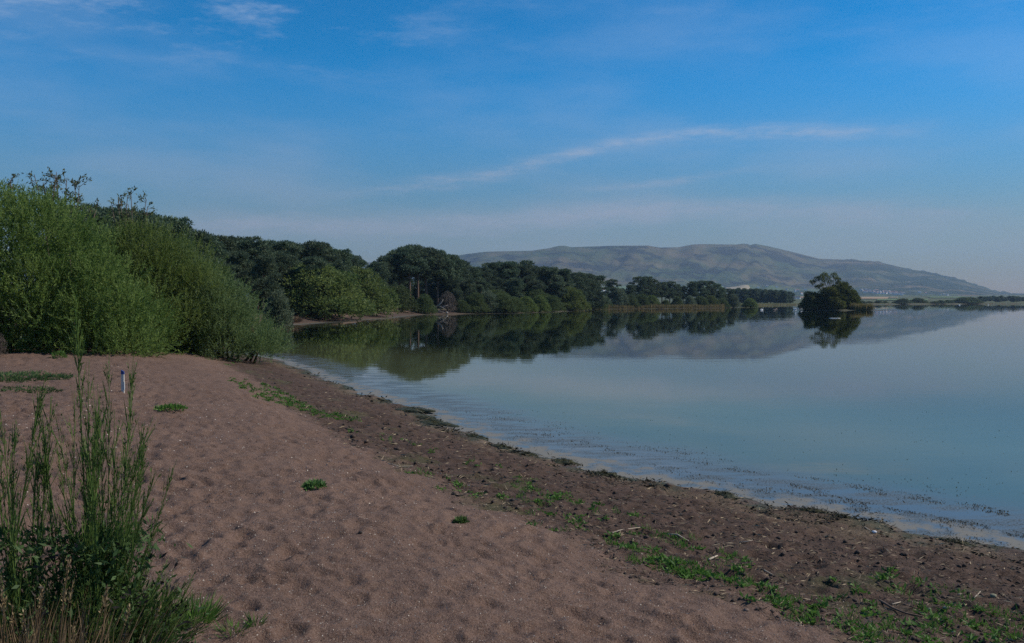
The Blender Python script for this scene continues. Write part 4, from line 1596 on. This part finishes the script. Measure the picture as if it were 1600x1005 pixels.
def wrack_line():
    """dark weed and rotting stalks thrown up in a ragged line along the water"""
    x, y, z = scatter_visible(60000, 380, 1800, 570, 900, -.10, .55, .05)
    k = fbm(x * 1.6, y * 1.6, 133, 4) + .25 * fbm(x * 7, y * 7, 137, 2) > rng.uniform(.50, .78, len(x))
    x, y, z = x[k], y[k], z[k]
    n = len(x)
    P = np.stack([x, y, np.maximum(z, .0) + rng.uniform(.0, .03, n)], -1)
    D = unit(rng.normal(size=(n, 3)) * [1, 1, .35])
    sc = np.clip(y / 11, .8, 1.8)
    V, Q, tt = cards(P, D, rng.uniform(.03, .10, n) * sc, rng.uniform(.010, .028, n) * sc, rng.random(n) ** 1.5)
    m = foliage('wrack', (.018, .017, .010), (.105, .082, .046), .0, .8)
    tag(link('wrack_line', fast_mesh('wrack_line', V, Q, {'tint': tt}, False, m)), 'ragged line of dark weed thrown up along the water edge', 'weed', None, 'stuff')


wrack_line()


def floating_weed():
    n = 260000
    a = rng.uniform((640 - 800) / F, (1900 - 800) / F, n)
    py = rng.uniform(640, 900, n)
    d = CAM_H * F / (py - HOR)
    x, y = a * d, d
    s = shore_dist(x, y)
    band = np.exp(-((-s - 1.35) / .85) ** 2) * sstep(fbm((x * .63 - y * .77) * .9, (x * .77 + y * .63) * 3.2, 15, 4), .46, .62) * sstep(fbm(x * 5, y * 5, 19, 3), .35, .6) + .006
    k = (s < -.05) & (rng.random(n) < band * .75)
    x, y = x[k], y[k]
    n = len(x)
    P = np.stack([x, y, np.full(n, .004)], -1)
    ang = rng.random(n) * 6.283
    D = np.stack([np.cos(ang), np.sin(ang), rng.uniform(.0, .25, n)], -1)
    D = unit(D)
    V, Q, tt = cards(P, D, rng.uniform(.008, .026, n), rng.uniform(.006, .014, n), rng.random(n))
    m = foliage('drift_weed', (.022, .024, .016), (.10, .088, .055), .0, .7)
    tag(link('drift_weed', fast_mesh('drift_weed', V, Q, {'tint': tt}, False, m)), 'dark scraps of weed floating in the shallows along the edge', 'weed', None, 'stuff')


floating_weed()


# clumps of algae at the waterline
def algae(label, px, py, w, h, seed):
    r = np.random.default_rng(seed)
    x, y, z = gpt(px, py, .08)
    for _ in range(3):
        sd = float(shore_dist(np.array([x]), np.array([y]))[0])
        x, y = x - .77 * (.16 - sd), y - .63 * (.16 - sd)
    z = max(gz(x, y), 0.0)
    w, h = w * 1.35, h * .75
    na, nl = 26, 9
    V, Q = [], []
    for j in range(nl):
        t = j / (nl - 1)
        for i in range(na):
            a = 2 * math.pi * i / na
            k = 1 + .3 * math.sin(2 * a + seed) + .18 * math.sin(5 * a + seed * 2) + .10 * r.normal()
            q = math.cos(t * math.pi / 2)
            V.append((w * q * k * math.cos(a), w * .5 * q * k * math.sin(a), h * math.sin(t * math.pi / 2) * (1 + .18 * r.normal()) - .02))
    for j in range(nl - 1):
        for i in range(na):
            p = (i + 1) % na
            Q.append((j * na + i, j * na + p, (j + 1) * na + p, (j + 1) * na + i))
    e = empty('algae_clump', (x, y, z), label, 'algae', 'algae clumps at the waterline', -.85)
    link('mat', fast_mesh('algae_mat', V, Q, None, True, M['algae']), e)
    n = 420
    V = np.array(V)
    P = V[r.integers(0, len(V), n)] + r.normal(size=(n, 3)) * .008
    D = unit(r.normal(size=(n, 3)) * [1, 1, .45])
    V2, Q2, tt = cards(P, D, r.uniform(.03, .09, n), .006, r.random(n))
    tag(link('filaments', fast_mesh('algae_filaments', V2, Q2, {'tint': tt}, False, M['algae_f']), e), kind='stuff')


M['algae'] = simple('wet_algae', (.035, .036, .015), .6, .6, 18, .8)
M['algae_f'] = foliage('algae_filament', (.022, .024, .010), (.09, .08, .035), .1)
for i, (px, py, w, h, lab) in enumerate([
        (640, 640, .45, .07, 'farthest long dark algae mat at the waterline'), (700, 662, .40, .08, 'dark green algae clump left of the pale scum patch'),
        (668, 655, .30, .06, 'small algae mat just behind the clump left of the scum patch'),
        (775, 684, .26, .09, 'dark algae mound standing out into the pale scum'), (760, 700, .22, .07, 'brownish weed clump just inshore of the algae mound in the scum'),
        (835, 711, .17, .06, 'small dark algae clump beyond the two largest waterline clumps'), (905, 722, .22, .09, 'large dark green algae clump, left of a neighbouring pair'),
        (955, 742, .20, .09, 'large dark algae clump, right of a neighbouring pair'), (1265, 801, .14, .06, 'smooth olive algae mound at the middle of the near waterline'),
        (1300, 812, .12, .045, 'flat algae clod right of the smooth olive mound'), (1500, 846, .17, .05, 'nearest low olive algae bank at the right of the waterline'),
        (1120, 776, .16, .06, 'brown weed clump at the waterline between algae pair and olive mound')]):
    algae(lab, px, py, w, h, 200 + i)


# sticks and stones
def stick(label, pts, rad, mat, side=None):
    P3 = []
    for px, py in pts:
        x, y, z = gpt(px, py, .35)
        P3.append(Vector((x, y, z + rad * .9)))
    o_ = P3[0].copy()
    mb = MB()
    mb.tube([p - o_ for p in P3], [rad * (1 - .45 * i / (len(P3) - 1)) for i in range(len(P3))], 6)
    if side:
        k, dv = side
        mb.tube([P3[k] - o_, P3[k] - o_ + Vector(dv)], [rad * .6, rad * .3], 5)
    o = link('stick', mb.mesh('stick', mat))
    o.location = o_
    return tag(o, label, 'stick')


pale_w = simple('bleached_stick', (.40, .33, .25), .85, .25, 9)
brown_w = simple('brown_stick', (.13, .085, .06), .85, .3, 9)
dark_w = simple('dark_stick', (.035, .028, .025), .9, .3, 9)
stick('long curved brown stick lying among the weeds at lower right', [(1375, 940), (1395, 952), (1415, 960), (1445, 966), (1482, 970)], .009, brown_w, (4, (.01, -.14, -.0)))
stick('straight pale stick on the dark strip right of the curved stalk', [(1042, 836), (1058, 841), (1076, 844)], .009, pale_w)
stick('long pale curved stalk among the green weeds', [(952, 835), (970, 829), (1000, 825)], .006, pale_w)
stick('pale stalk at the edge of the sand by the first weeds', [(606, 727), (625, 730), (645, 733)], .008, pale_w)
stick('short dark stick beside the bright weeds at the sand edge', [(706, 774), (716, 778), (738, 771)], .012, dark_w)
stick('short thick pale piece of wood near the dense grass', [(1108, 876), (1121, 871)], .011, pale_w)
stick('thin grey twig on bare soil right of the thick pale piece', [(1194, 891), (1208, 899)], .006, pale_w)
stick('pale forked twig at right with its end raised', [(1394, 945), (1408, 941)], .005, pale_w)
stick('pale twig at the waterline beside the white stone', [(1351, 823), (1362, 830)], .006, pale_w)
stick('curled pale stalk between the olive stones', [(1428, 938), (1432, 941), (1438, 936)], .005, pale_w)
stick('pale broken stalk at far right of the strip', [(1522, 936), (1528, 928), (1532, 922)], .005, pale_w)
stick('thin pale stalk on soil below the footprints', [(1155, 846), (1168, 847), (1178, 843)], .005, pale_w)
stick('two-foot pale stalk standing by the lower edge of the strip', [(1228, 936), (1240, 950)], .005, pale_w)


def stone(label, px, py, r, mat, seed, z0=.35):
    g = np.random.default_rng(seed)
    r *= .75
    x, y, z = gpt(px, py, z0)
    na, nl = 10, 7
    V, Q = [], []
    for j in range(nl):
        b = -math.pi / 2 + math.pi * j / (nl - 1)
        for i in range(na):
            a = 2 * math.pi * i / na
            k = r * (1 + .10 * g.normal())
            V.append((k * 1.2 * math.cos(b) * math.cos(a), k * math.cos(b) * math.sin(a), k * .75 * math.sin(b)))
    for j in range(nl - 1):
        for i in range(na):
            p = (i + 1) % na
            Q.append((j * na + i, j * na + p, (j + 1) * na + p, (j + 1) * na + i))
    o = link('stone', fast_mesh('stone', V, Q, None, True, mat))
    o.location = (x, y, z + r * .4)
    return tag(o, label, 'stone')


st_w = simple('white_stone', (.62, .60, .60), .7, .15, 20)
st_b = simple('brown_stone', (.17, .12, .095), .85, .3, 25)
st_g = simple('olive_stone', (.24, .23, .15), .85, .3, 25)
stone('white stone at the waterline beside a pale twig', 1366, 832, .030, st_w, 1)
stone('small brown stone alone on the sand near the strip', 1166, 953, .022, st_b, 2, .6)
stone('roundest olive stone, farthest right in the strip', 1552, 932, .030, st_g, 3)
stone('olive stone beside the end of the long curved stick', 1477, 951, .022, st_g, 4)
stone('small olive stone left of its twin by the curved stick', 1452, 953, .018, st_g, 5)
stone('pinkish stone on the grass above the twin olive stones', 1500, 928, .022, simple('pink_stone', (.30, .21, .17), .85, .2, 20), 6)
stone('dark lump of wood lying on the trodden sand', 563, 833, .022, dark_w, 7, .9)

# ------------------------------------------------------------------ haze
mb = MB()
mb.box((0, 0, 208), (14000, 14000, 434))
hz = link('haze', mb.mesh('haze', None, False))
tag(hz, 'pale summer haze filling the air over lake and hill', 'haze', None, 'stuff')
m, t = new_mat('haze')
vol = t.add('ShaderNodeVolumePrincipled', {'Color': (.46, .66, .95, 1), 'Density': 0.85e-4, 'Anisotropy': .1})
oo = t.add('ShaderNodeOutputMaterial')
t.link(vol.outputs[0], oo.inputs['Volume'])
hz.data.materials.append(m)
